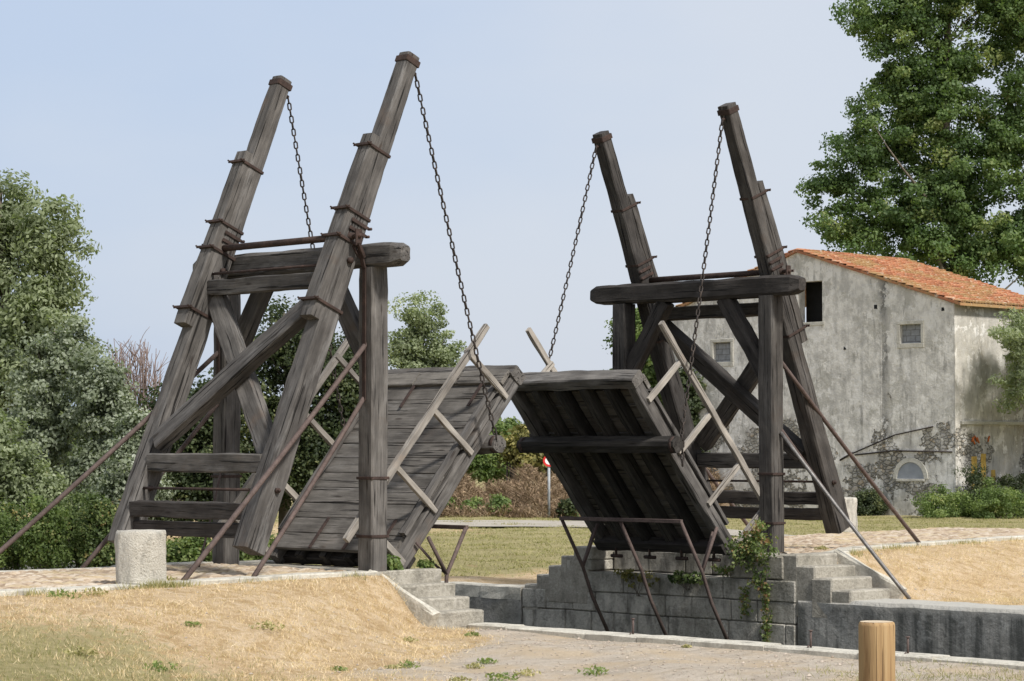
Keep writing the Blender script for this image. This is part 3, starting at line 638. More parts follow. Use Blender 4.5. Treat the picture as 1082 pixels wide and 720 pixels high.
# ------------------------------------------------------------------ stone bollard, wooden post, mooring pins, sign
for cx, cy, blab in ((-4.17, -.36, 'squat whitish limestone bollard on the cobbled road edge under the left beams'), (19.3, 6.75, 'pale limestone bollard far behind the lower end of the right beams')):
  M = MB(); n = 10; vs = []; fs = []; rows = [(-.06, 1.0), (.0, 1.0), (.12, 1.01), (.25, 1.0), (.38, .985), (.52, .975), (.62, .96), (.655, .92), (.665, .6), (.668, .0)]
  K = 40
  for i, (z, r) in enumerate(rows):
      for j in range(K):
          a = 2*math.pi*j/K; oc = math.cos(math.pi/8)/math.cos((a+.2) % (math.pi/4)-math.pi/8)
          rr = .335*r*(.05+.95*oc); x = cx+math.cos(a)*rr; y = cy+math.sin(a)*rr
          q = nz(x, y, z, 4)*.028+nz(x, y, z, 11)*.016; vs.append((x+math.cos(a)*q, y+math.sin(a)*q, z+(nz(x, y, 0, 5)*.02 if i > 5 else 0)))
  for i in range(len(rows)-1):
      for j in range(K): fs.append((i*K+j, i*K+(j+1) % K, (i+1)*K+(j+1) % K, (i+1)*K+j))
  M.add(vs, fs, None, True); o = M.build('stone_bollard', M_bollard, None, (cx, cy, 0)); tag(o, blab, 'bollard')
k = NT('new pine post'); g = k.pos((28, 28, 1.3)); n1 = k.noise(g, 1.0, 5, .6); n2 = k.noise(k.pos((5, 5, .8)), 1, 3); n3 = k.noise(k.pos((1,1,.5)), 5, 4)
c = k.ramp(k.mix(.5, n1, n2), [(.37, (.17, .095, .045)), (.46, (.32, .205, .105)), (.56, (.37, .245, .125)), (.75, (.47, .345, .20))]); c = k.mix(k.ramp(k.noise(k.pos((60, 60, 1.0)), 1.0, 2), [(.36, 1.0), (.40, 0.0)]), c, (.12, .075, .04))
c = k.mix(k.ramp(n3, [(.6, 0.0), (.75, .5)]), c, (.25, .14, .07))
kn_ = k.ramp(k.vor(k.pos((4.4, 4.4, 2.6)), 1.0), [(.05, 1.0), (.13, 0.0)]); c = k.mix(k.math('MULTIPLY', kn_, .8), c, (.13, .065, .03))
k.color(c); k.bump(n1, .012); k.b.inputs['Roughness'].default_value = .92; k.b.inputs['Specular IOR Level'].default_value = .1
pc = (-10.12, -16.14); pr_ = .112; M = MB(); K = 48; rows = [(-.9, 1), (-.3, 1), (.0, 1), (.2, 1), (.4, 1), (.575, 1), (.592, .97), (.6, .90)]; vs = []; fs = []
for z, r in rows:
    for j in range(K): a = 2*math.pi*j/K; rr = pr_*r+.0015*math.sin(a*7+z*3); vs.append((pc[0]+rr*math.cos(a), pc[1]+rr*math.sin(a), z))
for i in range(len(rows)-1):
    for j in range(K): fs.append((i*K+j, i*K+(j+1) % K, (i+1)*K+(j+1) % K, (i+1)*K+j))
M.add(vs, fs, None, True)
e = empty('wooden_post', (pc[0], pc[1], -.45), 'round new pine post with flat top in the right foreground', 'post'); M.build('shaft', k.m, e)
k = NT('post end grain'); sx_ = k.n('ShaderNodeNewGeometry'); vm_ = k.n('ShaderNodeVectorMath', operation='DISTANCE'); k.l(sx_.outputs['Position'], vm_.inputs[0]); vm_.inputs[1].default_value = (pc[0]+.01, pc[1], .6)
rg = k.n('ShaderNodeMath', operation='SINE'); k.l(k.math('MULTIPLY', vm_.outputs['Value'], 520.0), rg.inputs[0]); nn_ = k.noise(k.pos(), 30, 4)
k.color(k.mix(k.math('MULTIPLY', rg.outputs[0], .12, True), k.ramp(nn_, [(.3, (.38, .30, .20)), (.7, (.60, .50, .37))]), (.3, .2, .12)))
M = MB(); M.add([(pc[0]+pr_*.9*math.cos(2*math.pi*j/K), pc[1]+pr_*.9*math.sin(2*math.pi*j/K), .6005) for j in range(K)], [tuple(range(K))]); M.build('end_grain', k.m, e)
pins = [((LX-.16, -3.95), 'short iron mooring pin on the near quay, left of the others'), ((LX-.16, -6.85), 'short iron mooring pin on the near quay, just left of the pine post'), ((LX-.16, -8.28), 'short iron mooring pin on the near quay, just right of the pine post'), ((RX+.2, -5.35), 'rusty iron pin on the rounded far wall top, near the right edge')]
for (x, y), lab in pins:
    M = MB(); z = ZL+.0; tube(M, [(x, y, z), (x, y, z+.20)], .014, k=8); tube(M, [(x, y, z+.20), (x, y, z+.215)], .026, k=8); tube(M, [(x-.04, y, z+.03), (x-.06, y, z+.005)], .012, k=6)
    o = M.build('mooring_pin', M_stay, None, (x, y, z)); tag(o, lab, 'pin', 'iron mooring pins on the quays')
# sign
sp = spot(88, 580, 487); e = empty('road_sign', (sp[0], sp[1], ZL), 'small round red-bordered road sign on grey pole before the dry reeds', 'sign')
M = MB(); tube(M, [(sp[0], sp[1], ZL), (sp[0], sp[1], sp[2]+.2)], .05, k=8); M.build('pole', plain('galvanised pole', (.30, .32, .34), .6), e)
f2 = Vector((-Fw[0], -Fw[1], 0)).normalized(); c = Vector(sp)+f2*.06
def disc(r0, r1, d0, mat, name):
    M = MB(); K = 28; sd = Vector((Rt[0], Rt[1], 0)); vs = []; 
    for dd in (0, .02):
        for r in (r0, r1):
            for j in range(K):
                a = 2*math.pi*j/K; vs.append(c+f2*(d0+dd)+sd*r*math.cos(a)+Vector((0, 0, r*math.sin(a))))
    fs = []
    for j in range(K):
        q = (j+1) % K; fs += [(j, q, K+q, K+j)[::-1], (2*K+j, 2*K+q, 3*K+q, 3*K+j), (K+j, K+q, 3*K+q, 3*K+j), (j, q, 2*K+q, 2*K+j)]
    M.add(vs, fs); M.build(name, mat, e)
disc(.14, .215, 0, plain('sign red', (.55, .03, .03), .5, .05), 'red_border'); disc(.0005, .14, -.003, plain('sign white', (.75, .75, .75), .5, .05), 'white_face')

# ------------------------------------------------------------------ the old house
GX, GY0, GY1, PY, EZ, PZ, BX, BZ = 51.95, 26.66, 40.6, 33.93, 7.05, 9.36, 58.85, -1.0
bld = empty('stone_house', (55.4, 33.5, ZL), 'derelict grey plastered stone house with orange tiled roof and bricked-up windows', 'house')
def wall_holes(axis_s, fixed, inner, top, s0, s1, holes, brk):
    """wall with real openings. axis_s: 'y' gable wall at x=fixed, 'x' side wall at y=fixed; inner = thickness vector"""
    M = MB(); ss = sorted(set([s0, s1]+brk+[h[0] for h in holes]+[h[1] for h in holes]))
    for a, b in zip(ss[:-1], ss[1:]):
        hs = sorted([h for h in holes if h[0] <= a+1e-6 and h[1] >= b-1e-6], key=lambda h: h[2]); z = BZ; spans = []
        for h in hs: spans.append((z, h[2], False)); z = h[3]
        spans.append((z, None, True))
        for z0, z1, last in spans:
            za, zb = (top(a), top(b)) if last else (z1, z1)
            if axis_s == 'y': poly = [(fixed, a, z0), (fixed, b, z0), (fixed, b, zb), (fixed, a, za)]
            else: poly = [(a, fixed, z0), (b, fixed, z0), (b, fixed, zb), (a, fixed, za)]
            prism(M, poly, inner)
    return M
topf = lambda y: EZ+(PZ-EZ)*(1-abs(y-PY)/(PY-GY0)) if y <= PY else PZ-(PZ-EZ)*(y-PY)/(PY-GY0)
WIN = [(28.15, 29.1, 5.66, 6.36), (37.35, 38.25, 5.2, 5.98), (32.75, 33.95, 6.62, 8.2)]
wall_holes('y', GX, (.45, 0, 0), topf, GY0, GY1, WIN, [PY]).build('gable_wall', M_plaster, bld)
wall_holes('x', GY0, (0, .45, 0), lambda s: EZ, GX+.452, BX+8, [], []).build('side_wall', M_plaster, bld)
M = MB(); prism(M, [(GX+.452, GY1, BZ), (BX+8, GY1, BZ), (BX+8, GY1, topf(GY1)-.1), (GX+.452, GY1, topf(GY1)-.1)], (0, -.4, 0)); M.build('rear_wall', M_plaster, bld)
for i, (a, b, z0, z1) in enumerate(WIN):
    M = MB(); t = .14
    if i < 2:
        for lo, hi in (((a-t, z1), (b+t, z1+t)), ((a-t, z0-t*1.3), (b+t, z0)), ((a-t, z0), (a, z1)), ((b, z0), (b+t, z1))):
            box(M, (GX-.03, lo[0], lo[1]+.002), (GX+.10, hi[0], hi[1]-.002), .01, .01, .3)
        w = M.build('window_surround', M_trim, bld); M = MB(); box(M, (GX+.14, a, z0), (GX+.2, b, z1)); M.build('block_infill', M_breeze, w)
    else:
        box(M, (GX-.03, a-.1, z0-.14), (GX+.2, b+.1, z0-.002), .01, .01, .3); w = M.build('window_sill', M_trim, bld); M = MB(); box(M, (GX+.9, a-.3, z0-.3), (GX+.95, b+.3, z1+.3)); M.build('room_shade_panel', M_black, w)  # black panel behind the window paints the unlit room
# arched bricked window
ay, az, ar = 28.66, .62, .62
M = MB(); NA = 14
for i in range(NA):
    a0 = math.pi*i/NA; a1 = math.pi*(i+1)/NA; P_ = [(GX-.045, ay+r*math.cos(a), az+r*math.sin(a)) for r, a in ((ar, a0), (ar+.17, a0), (ar+.17, a1), (ar, a1))]; prism(M, P_, (.06, 0, 0))
aw = M.build('arched_surround', M_trim, bld)
M = MB(); prism(M, [(GX-.012, ay+ar*math.cos(math.pi*i/NA), az+ar*math.sin(math.pi*i/NA)) for i in range(NA+1)], (.02, 0, 0)); M.build('arch_infill', plain('smooth grey cement', (.27, .29, .32), .85, .12, 3), aw)
M = MB(); box(M, (GX-.07, ay-ar-.02, az-.10), (GX-.0, ay+ar+.02, az-.004), .006, .01, .3); M.build('arch_sill', M_trim, aw)
# ledge, pilasters, poster scraps, rods
M = MB(); box(M, (GX-.06, GY0-.06, -.9), (GX+.5, GY0+.42, 5.9), .02, .03, .4); M.build('corner_pilaster', M_trim, bld) if False else None
M = MB(); box(M, (GX-.012, 29.95, BZ), (GX+.02, 30.85, topf(30.4)-.28), .015, .02, .5); M.build('buttress_strip', M_plaster, bld)
M = MB(); box(M, (GX+.3, GY0-.12, 2.62), (BX+4, GY0+.02, 2.76), .01, .02, .5); M.build('ledge', M_trim, bld)
for pts, rr_ in (([(GX-.03, 26.8, 1.62), (GX-.05, 29.4, 1.66), (GX-.05, 31.2, 1.5)], .03), ([(GX-.06, 27.6, 2.55), (GX-.10, 29.3, 2.25), (GX-.10, 31.3, 1.55)], .028), ([(GX-.06, 31.3, 1.58), (GX-.06, 31.9, 1.3)], .04)):
    M = MB(); tube(M, pts, rr_, k=6); M.build('iron_rod', M_chain, bld)
for x, z, w, h in ((52.95, .0, .34, 1.45), (53.55, .35, .32, 1.2), (54.2, .0, .26, .95)):
    M = MB(); box(M, (x, GY0-.014, z), (x+w, GY0+.01, z+h), .02, .0, .2); M.build('paper_scrap', M_yellow, bld)
M = MB()
for pts in ([(52.95, 2.0), (53.15, 2.2), (53.3, 2.0)], [(53.0, 2.15), (53.15, 1.9)], [(53.3, 2.15), (53.42, 1.95)], [(54.0, 2.0), (54.1, 2.2)]): tube(M, [(a, GY0-.02, b) for a, b in pts], .035, k=5)
M.build('graffiti', M_orangepaint, bld)
M = MB(); box(M, (56.4, GY0-.03, -.9), (57.5, GY0+.02, 1.7), .0, .01); M.build('door', M_blue, bld)
for y, z in ((30.15, 7.0), (31.6, 5.5), (35.3, 4.6), (27.1, 6.8)):
    M = MB(); box(M, (GX-.012, y, z), (GX+.01, y+.14, z+.17), .03, .01); M.build('hole_shade_patch', M_black, bld)  # black slabs on the wall face, painted shade of small holes
# roof of canal tiles: rows run down the slope, each tile overlaps the next
def roof_slope(ys, ye, zs, ze, name, x0, x1):
    V = []; Fs = []; tint = []; per = .21; nc = int((x1-x0)/per); Ls = math.hypot(ye-ys, ze-zs); rows = int(Ls/.36); sy = (ye-ys)/Ls; szz = (ze-zs)/Ls; nrm = Vector((0, -szz*np.sign(sy), abs(sy)))
    for c_ in range(nc):
        for r in range(rows):
            tn = random.random(); lift = .0; s0 = max(0, r*.36+random.uniform(-.03, .03)); s1 = min(s0+.40, Ls+.06); o = len(V); jx = random.uniform(-.022, .022); jl = random.uniform(0, .03)
            for s, l in ((s0, .0), (s1, .045+jl)):
                for a in range(7):
                    an = math.pi*a/6; x = x0+per*(c_+.5)+jx-math.cos(an)*per*.5; h = math.sin(an)*.06+l
                    V.append((x, ys+sy*s+nrm.y*h, zs+szz*s+nrm.z*h)); tint.append(tn)
            for a in range(6): Fs.append((o+a, o+a+1, o+7+a+1, o+7+a))
            V_ = [(V[o+7+a][0], V[o+7+a][1]-nrm.y*.07, V[o+7+a][2]-nrm.z*.07) for a in range(7)]; o2 = len(V); V += V_; tint += [tn*.5]*7
            for a in range(6): Fs.append((o+7+a, o+8+a, o2+a+1, o2+a))
    # under-sheet
    o = len(V); V += [(x0, ys, zs), (x1, ys, zs), (x1, ye, ze), (x0, ye, ze), (x0, ys, zs-.10), (x1, ys, zs-.10), (x1, ye, ze-.10), (x0, ye, ze-.10)]; tint += [.2]*8
    Fs += [(o, o+1, o+2, o+3), (o+4, o+7, o+6, o+5), (o, o+3, o+7, o+4), (o+3, o+2, o+6, o+7), (o+2, o+1, o+5, o+6)]
    me = bpy.data.meshes.new(name); me.from_pydata(V, [], Fs); a = me.attributes.new('tint', 'FLOAT', 'POINT'); a.data.foreach_set('value', tint); me.materials.append(M_tile)
    ob = bpy.data.objects.new(name, me); col.objects.link(ob); ob.parent = bld; ob.matrix_parent_inverse = Matrix.Translation(-Vector(bld.location)); return ob
rz = .10; rs = roof_slope(PY, GY0-.35, PZ+rz, EZ+rz-.08, 'roof', GX-.12, BX+.0)
roof_slope(PY, GY1+.35, PZ+rz, topf(GY1+.35)+rz-.02, 'roof', GX-.12, BX+.0)
def tiled_row(a, b, r, name, step=.36):
    a = Vector(a); b = Vector(b); L = (b-a).length; n = int(L/step); V = []; Fs = []; tint = []; t = (b-a)/L; sd = t.cross(Vector((0, 0, 1))).normalized(); up = sd.cross(t)
    for i in range(n):
        o = len(V); tn = random.random()
        for s, k_ in ((i*step, .9), (i*step+step*1.08, 1.08)):
            for q in range(9):
                an = math.pi*q/8; V.append(tuple(a+t*min(s, L)+sd*math.cos(an)*r*k_+up*math.sin(an)*r*k_)); tint.append(tn)
        for q in range(8): Fs.append((o+q, o+9+q, o+10+q, o+q+1))
    me = bpy.data.meshes.new(name); me.from_pydata(V, [], Fs); a_ = me.attributes.new('tint', 'FLOAT', 'POINT'); a_.data.foreach_set('value', tint); me.materials.append(M_tile)
    ob = bpy.data.objects.new(name, me); col.objects.link(ob); ob.parent = rs; ob.matrix_parent_inverse = Matrix.Translation(-Vector(bld.location)); return ob
tiled_row((GX-.15, PY, PZ+rz+.06), (BX, PY, PZ+rz+.06), .13, 'ridge_tiles'); tiled_row((GX-.12, PY, PZ+rz+.02), (GX-.12, GY0-.35, EZ+rz-.06), .13, 'verge_tiles'); tiled_row((GX-.12, PY, PZ+rz+.02), (GX-.12, GY1+.35, topf(GY1+.35)+rz), .13, 'verge_tiles')
tiled_row((BX, PY, PZ+rz+.03), (BX, GY0-.35, EZ+rz-.05), .13, 'verge_tiles')
for x, f, r in ((53.2, .25, .17), (54.0, .38, .2), (54.15, .5, .14), (55.3, .30, .2), (55.6, .34, .14), (57.1, .3, .2), (53.7, .6, .1), (57.9, .75, .16), (54.6, .42, .12), (56.4, .5, .1)):
    y = PY+(GY0-PY)*f; z = PZ+(EZ-PZ)*f+rz+.1; vs = []; fs = []
    for i in range(5):
        for j in range(8):
            th = math.pi*i/4; ph = 2*math.pi*j/8; q = r*(1+.3*nz(x+i, y+j, z, 3)); vs.append((x+q*1.3*math.sin(th)*math.cos(ph), y+q*math.sin(th)*math.sin(ph), z+q*.6*math.cos(th)))
    for i in range(4):
        for j in range(8): fs.append((i*8+j, (i+1)*8+j, (i+1)*8+(j+1) % 8, i*8+(j+1) % 8))
    M = MB(); M.add(vs, fs); o = M.build('loose_stone', M_rubble); o.parent = rs; o.matrix_parent_inverse = Matrix.Translation(-Vector(bld.location))

# ------------------------------------------------------------------ vegetation
def leaf_mesh(name, C, size, tint, mat, parent=None, origin=None, elong=1.6, down=0.0, seed=0, N=None):
    """C: (n,3) leaf centres; each leaf a small diamond with its own tilt"""
    r = np.random.default_rng(seed); n = len(C); d = r.normal(size=(n, 3)); d[:, 2] -= down; d /= np.linalg.norm(d, axis=1, keepdims=True)
    e = r.normal(size=(n, 3))
    if N is not None: e = e*.75+N; d = d-e*(np.sum(d*e, axis=1)/(np.sum(e*e, axis=1)+1e-9))[:, None]; d /= np.linalg.norm(d, axis=1, keepdims=True)+1e-9
    s = np.cross(d, e); s /= np.linalg.norm(s, axis=1, keepdims=True)+1e-9
    sz = size*r.uniform(.6, 1.35, (n, 1)); a = C-d*sz*elong*.5; b = C+d*sz*elong*.5; l = C-s*sz*.5; q = C+s*sz*.5
    V = np.stack([a, l, b, q], 1).reshape(-1, 3).astype('f')
    if origin is not None: V -= np.array(origin, 'f')
    me = bpy.data.meshes.new(name); me.vertices.add(4*n); me.vertices.foreach_set('co', V.ravel()); me.loops.add(4*n); me.loops.foreach_set('vertex_index', np.arange(4*n, dtype='i'))
    me.polygons.add(n); me.polygons.foreach_set('loop_start', np.arange(0, 4*n, 4, dtype='i')); me.update()
    at = me.attributes.new('tint', 'FLOAT', 'POINT'); at.data.foreach_set('value', np.repeat(np.clip(tint, 0, 1), 4).astype('f')); me.materials.append(mat)
    o = bpy.data.objects.new(name, me); col.objects.link(o)
    if parent is not None: o.parent = parent; o.matrix_parent_inverse = Matrix.Translation(-Vector(parent.location))
    elif origin is not None: o.location = origin
    return o
def crown_pts(blobs, nclump, per, crad, r, shell=.45, flat=1.0):
    """clumps of leaves spread through ellipsoid blobs (centre, radii)"""
    vol = np.array([b[1][0]*b[1][1]*b[1][2] for b in blobs])**.8; vol /= vol.sum(); C = []; T = []; CC = []; NN = []
    for (c, rad), w in zip(blobs, vol):
        n = max(3, int(nclump*w)); d = r.normal(size=(n, 3)); d /= np.linalg.norm(d, axis=1, keepdims=True); q = r.random((n, 1))**shell
        cc = np.array(c)+d*q*np.array(rad)*(1+.16*r.normal(size=(n, 1))); CC.append(cc)
        cs = crad*r.uniform(.55, 1.35, (n, 1, 1)); dv = r.normal(size=(n, per, 3)); dv /= np.linalg.norm(dv, axis=2, keepdims=True); dv = dv*r.random((n, per, 1))**.45; pts = cc[:, None, :]+dv*cs*1.75*np.array([1, 1, .66*flat]); ct = r.normal(.5, .20, (n, 1)); NN.append((dv+np.array([0, 0, .35])+.45*(cc-np.array(c))[:, None, :]/np.array(rad)).reshape(-1, 3))
        C.append(pts.reshape(-1, 3)); T.append((ct+r.normal(0, .09, (n, per))).ravel())
    crown_pts.N = np.concatenate(NN); return np.concatenate(C), np.concatenate(T), np.concatenate(CC)
def limb(M, a, b, r0, r1, wob, seed):
    rr = random.Random(seed); a = Vector(a); b = Vector(b); L = (b-a).length; n = 6; pts = []
    o = [Vector((rr.uniform(-1, 1), rr.uniform(-1, 1), rr.uniform(-.5, .8)))*wob*L for _ in range(2)]
    for i in range(n+1): t = i/n; pts.append(a.lerp(b, t)+o[0]*math.sin(t*math.pi)*.5+o[1]*math.sin(2*math.pi*t)*.25)
    tube(M, pts, r0, r1, k=7)
def tree(name, label, cat, base, blobs, nclump, per, crad, size, lm, seed, trunk_r=.25, bark=None, group=None, nl=26, elong=1.5, shell=.45, down=.1, fork=.35, stemy=False):
    r = np.random.default_rng(seed); base = Vector(base); e = empty(name, base, label, cat, group)
    C, T, CC = crown_pts(blobs, nclump, per, crad, r, shell); k_ = C[:, 2] > base.z-.02; C = C[k_]; T = T[k_]
    leaf_mesh('crown', C, size, T, lm, e, None, elong, down, seed, crown_pts.N[k_])
    M = MB(); top = Vector(np.mean([b[0] for b in blobs], axis=0)); zmax = max(b[0][2]+b[1][2]*.55 for b in blobs)
    if stemy:
        for i in range(nl): q = Vector(CC[r.integers(len(CC))]); limb(M, base+Vector((r.normal()*trunk_r*3, r.normal()*trunk_r*3, -.1)), q, trunk_r, trunk_r*.3, .08, seed*100+i)
    else:
        tip = Vector((top.x, top.y, zmax)); spine = [base.lerp(tip, i/8)+Vector((math.sin(i*1.3+seed), math.cos(i*1.7+seed), 0))*trunk_r*.5*(i/8) for i in range(9)]; spine[0] = base-Vector((0, 0, .3))
        tube(M, spine, trunk_r, trunk_r*.18, k=9)
        for i in range(nl):
            q = Vector(CC[r.integers(len(CC))]); f = max(fork, min(.9, (q.z-base.z)/(tip.z-base.z)-r.uniform(.06, .2))); s_ = base.lerp(tip, f); limb(M, s_, q, trunk_r*(1-f)*.42, .015, .16, seed*100+i)
    M.build('trunk', bark or M_bark, e); return e
def blob(D, u, v, ru, rv, rd=None):        # ellipsoid seen at (u, v) with half-sizes in pixels, D metres away
    s = D/FOC; c = spot(D, u, v); return (tuple(c), (ru*s, (rd if rd else ru)*s, rv*s))
def ground_at(D, u):
    c = spot(D, u, 500); return (float(c[0]), float(c[1]), float(min(hgt(c[0], c[1]), 0)))

# left: tall willow, silver poplars, shrubs
tree('willow_tree', 'tall grey-green tree with rounded crown at the left edge', 'tree', ground_at(64, 0), [blob(64, 5, 232, 38, 48), blob(63, 52, 262, 34, 52), blob(64, -30, 300, 50, 80), blob(63, 40, 330, 48, 50), blob(63, 12, 400, 60, 60), blob(64, -60, 250, 50, 70)], 520, 125, .29, .068, L_wil, 1, .3, nl=40, elong=2.3)
ST = [('silver-leaved young poplar left of centre in the left thicket', 56, 62, [(50, 405, 42, 60), (75, 370, 28, 40), (40, 470, 50, 60)]),
      ('silver-leaved young poplar leaning right, next to the bare twigs', 55, 108, [(100, 420, 30, 55), (118, 450, 30, 55), (110, 510, 40, 40)]),
      ('pale silvery poplar sapling just left of the left balance beams', 52, 140, [(140, 485, 22, 45), (150, 520, 25, 35), (128, 530, 28, 30)]),
      ('bushy greener young poplar lowest at the left edge', 50, 10, [(12, 505, 30, 45), (-15, 480, 40, 50), (40, 520, 30, 35)])]
for i, (lab, D, u, bl) in enumerate(ST):
    tree('poplar_sapling', lab, 'small tree', ground_at(D, u), [blob(D, *b) for b in bl], 270, 100, .19, .058, L_sil if i < 3 else L_wil, 10+i, .08, nl=18, elong=1.7, group='young poplars in the left thicket')
tree('dark_bush', 'dark reddish shaded bush between the silver poplars', 'bush', ground_at(58, 85), [blob(58, 85, 490, 30, 45)], 90, 60, .3, .09, L_mix, 20, .07, nl=14, stemy=True)
# low hedge behind the left road
HB = [(-25, 560, 36, 30), (12, 562, 30, 28), (45, 565, 26, 26), (78, 560, 28, 30), (108, 566, 24, 26), (135, 570, 20, 22)]
for i, b in enumerate(HB):
    D = 41+i % 2; lab = ['bright green bramble bush at the far left edge of the cobbled road', 'green bramble bush second from the left behind the road', 'green bramble bush where the long iron stay crosses it', 'tall bramble bush with reddish leaves behind the road', 'reddish-green bramble bush left of the small stay foot', 'small bramble bush directly behind the stone bollard'][i]
    tree('bramble_bush', lab, 'bush', ground_at(D, b[0]), [blob(D, b[0]+dx, b[1]+dy-4, b[2]*q, b[3]*q) for dx, dy, q in ((0, 8, .75), (-13, -8+i % 3*5, .42), (4, -26+i % 3*7, .26), (-9, -30+i % 2*12, .22), (14, 2, .4), (10, -12+i % 2*9, .5), (-2, -20+i % 4*5, .4), (-6, 24, .55), (8, 26, .55))], 150, 90, .14, .036, L_mix if i in (1, 3, 4) else L_green, 30+i, .02, nl=14, stemy=True, group='bramble bushes behind the left road')
for i, b in enumerate([(205, 582, 18, 20), (262, 578, 16, 26), (285, 585, 14, 18), (185, 592, 14, 14)]):
    D = 39.5; lab = ['yellow-green bush between the bollard and the far left post', 'bright green bush between far left post and the planked leaf', 'small green bush at the foot of the left planked leaf', 'low green bush just right of the stone bollard'][i]
    tree('green_bush', lab, 'bush', ground_at(D, b[0]), [blob(D, *b)], 60, 55, .11, .045, L_green, 40+i, .015, nl=9, stemy=True, group='bushes behind the left portal')
# bare twigs
def twigs(name, label, D, u, v0, v1, half, n, seed, grp, lean=0):
    e = empty(name, ground_at(D, u), label, 'bare shrub', grp); M = MB(); r = random.Random(seed); s = D/FOC; g = Vector(ground_at(D, u)); side = Vector((Rt[0], Rt[1], 0))
    for i in range(n):
        a = g+side*r.uniform(-.4, .4)*half*s+Vector((0, 0, 0)); x = r.uniform(-1, 1); hgt_ = (spot(D, u, r.uniform(v0, v1+ (v0-v1)*.5)))[2]-g.z
        b = g+side*(x*half*s+lean)+Vector((Fw[0], Fw[1], 0))*r.uniform(-1, 1)+Vector((0, 0, hgt_*(1-.25*x*x))); limb(M, a, b, .03, .008, .05, seed*50+i)
        for j in range(7):
            t = r.uniform(.45, .95); p = a.lerp(b, t); q = p+Vector((r.uniform(-.5, .5), r.uniform(-.5, .5), r.uniform(.3, .9)))*.9; limb(M, p, q, .013, .005, .1, seed*77+i*9+j)
    me = M.build('stems', L_red, e); a_ = me.data.attributes.new('tint', 'FLOAT', 'POINT'); a_.data.foreach_set('value', np.random.default_rng(seed).random(len(me.data.vertices)).astype('f'))
twigs('bare_shrub', 'leafless reddish shrub rising between silver poplar and left beam', 66, 122, 358, 385, 20, 34, 5, 'bare shrubs in the left thicket')
twigs('bare_shrub', 'leafless grey shrub just left of the left beams', 66, 150, 356, 385, 22, 36, 6, 'bare shrubs in the left thicket')
# dark evergreen mass behind the left portal
DK = [('dark evergreen tree behind the far left beam', 54, 200, [(195, 450, 36, 50), (180, 500, 40, 50)]), ('tall dark evergreen tree framed by the left portal', 55, 300, [(300, 370, 48, 52), (330, 345, 30, 26), (270, 430, 50, 60), (310, 480, 60, 60)]),
      ('dark evergreen tree right of centre in the left portal', 54, 355, [(355, 395, 34, 50), (372, 420, 30, 55), (340, 480, 50, 50)]), ('dark evergreen tree low behind the left cross braces', 53, 240, [(235, 440, 34, 50), (235, 510, 50, 48), (160, 540, 40, 30)])]
for i, (lab, D, u, bl) in enumerate(DK):
    tree('evergreen_tree', lab, 'tree', ground_at(D, u), [blob(D, *b) for b in bl], 260, 120, .26, .06, L_dark, 50+i, .16, nl=16, elong=1.4, group='dark evergreens behind the left portal', shell=.5)
# centre tree beyond
tree('round_poplar', 'light green poplar beyond the leaf, framed between left post and chain', 'tree', ground_at(112, 445), [blob(112, 445, 345, 26, 28), blob(112, 428, 372, 22, 30), blob(112, 468, 375, 24, 26), blob(112, 446, 400, 36, 40)], 230, 95, .30, .10, L_wil, 60, .22, nl=34, shell=.7)
# bushes in the middle gap
tree('dark_green_tree', 'dark green tree in the gap between the two raised leaves', 'tree', ground_at(104, 520), [blob(104, 512, 462, 24, 20), blob(104, 535, 468, 24, 24), blob(104, 490, 470, 24, 18), blob(103, 515, 490, 30, 14), blob(103, 480, 488, 26, 14)], 260, 110, .36, .11, L_green, 61, .2, nl=14)
tree('dark_green_tree', 'dark green tree right of the gap, behind the road sign', 'tree', ground_at(106, 575), [blob(106, 580, 470, 30, 26), blob(106, 620, 470, 30, 22), blob(105, 590, 492, 36, 14)], 240, 110, .36, .11, L_dark, 62, .2, nl=14)
tree('yellow_bush', 'yellowing bush in front of the dark trees in the centre gap', 'bush', ground_at(99, 545), [blob(99, 545, 478, 15, 16), blob(99, 560, 486, 14, 10), blob(99, 558, 464, 12, 13)], 90, 55, .3, .13, L_yel, 63, .08, nl=10, stemy=True)
for i, (lab, D, u, bl) in enumerate([('green tree seen inside the right portal', 101, 695, [(690, 380, 20, 34), (706, 400, 18, 40), (680, 440, 30, 40)]), ('green tree low behind the right leaf tip', 100, 655, [(650, 430, 26, 30), (640, 470, 34, 26)]), ('dark green tree beside the left corner of the old house', 98, 725, [(722, 430, 14, 40), (728, 480, 16, 30)]), ('small treetop above the right lintel, left of the roof', 104, 745, [(680, 350, 30, 22), (720, 345, 24, 16)])]):
    tree('background_tree', lab, 'tree', ground_at(D, u), [blob(D, *b) for b in bl], 180, 110, .36, .11, L_green if i != 2 else L_dark, 64+i, .2, nl=16, group='trees behind the right portal')
# big poplar behind the house
BPb = [(960, 20, 50, 50), (1010, -30, 70, 60), (1080, 20, 60, 70), (1130, -40, 70, 80), (918, 20, 32, 28), (915, 165, 44, 44), (880, 200, 34, 30), (965, 120, 60, 55), (1010, 190, 60, 60), (960, 220, 60, 44), (900, 245, 46, 26), (1060, 140, 46, 70), (1120, 180, 60, 90), (1060, 260, 60, 50), (985, 265, 60, 30), (945, 85, 34, 34), (1000, 75, 50, 50)]
tree('poplar_tree', 'huge green poplar behind the tiled roof at the upper right', 'tree', ground_at(112, 1020), [blob(112, *b) for b in BPb], 1650, 150, .35, .108, L_pop, 80, .5, M_bark, nl=26, fork=.3, shell=.55)
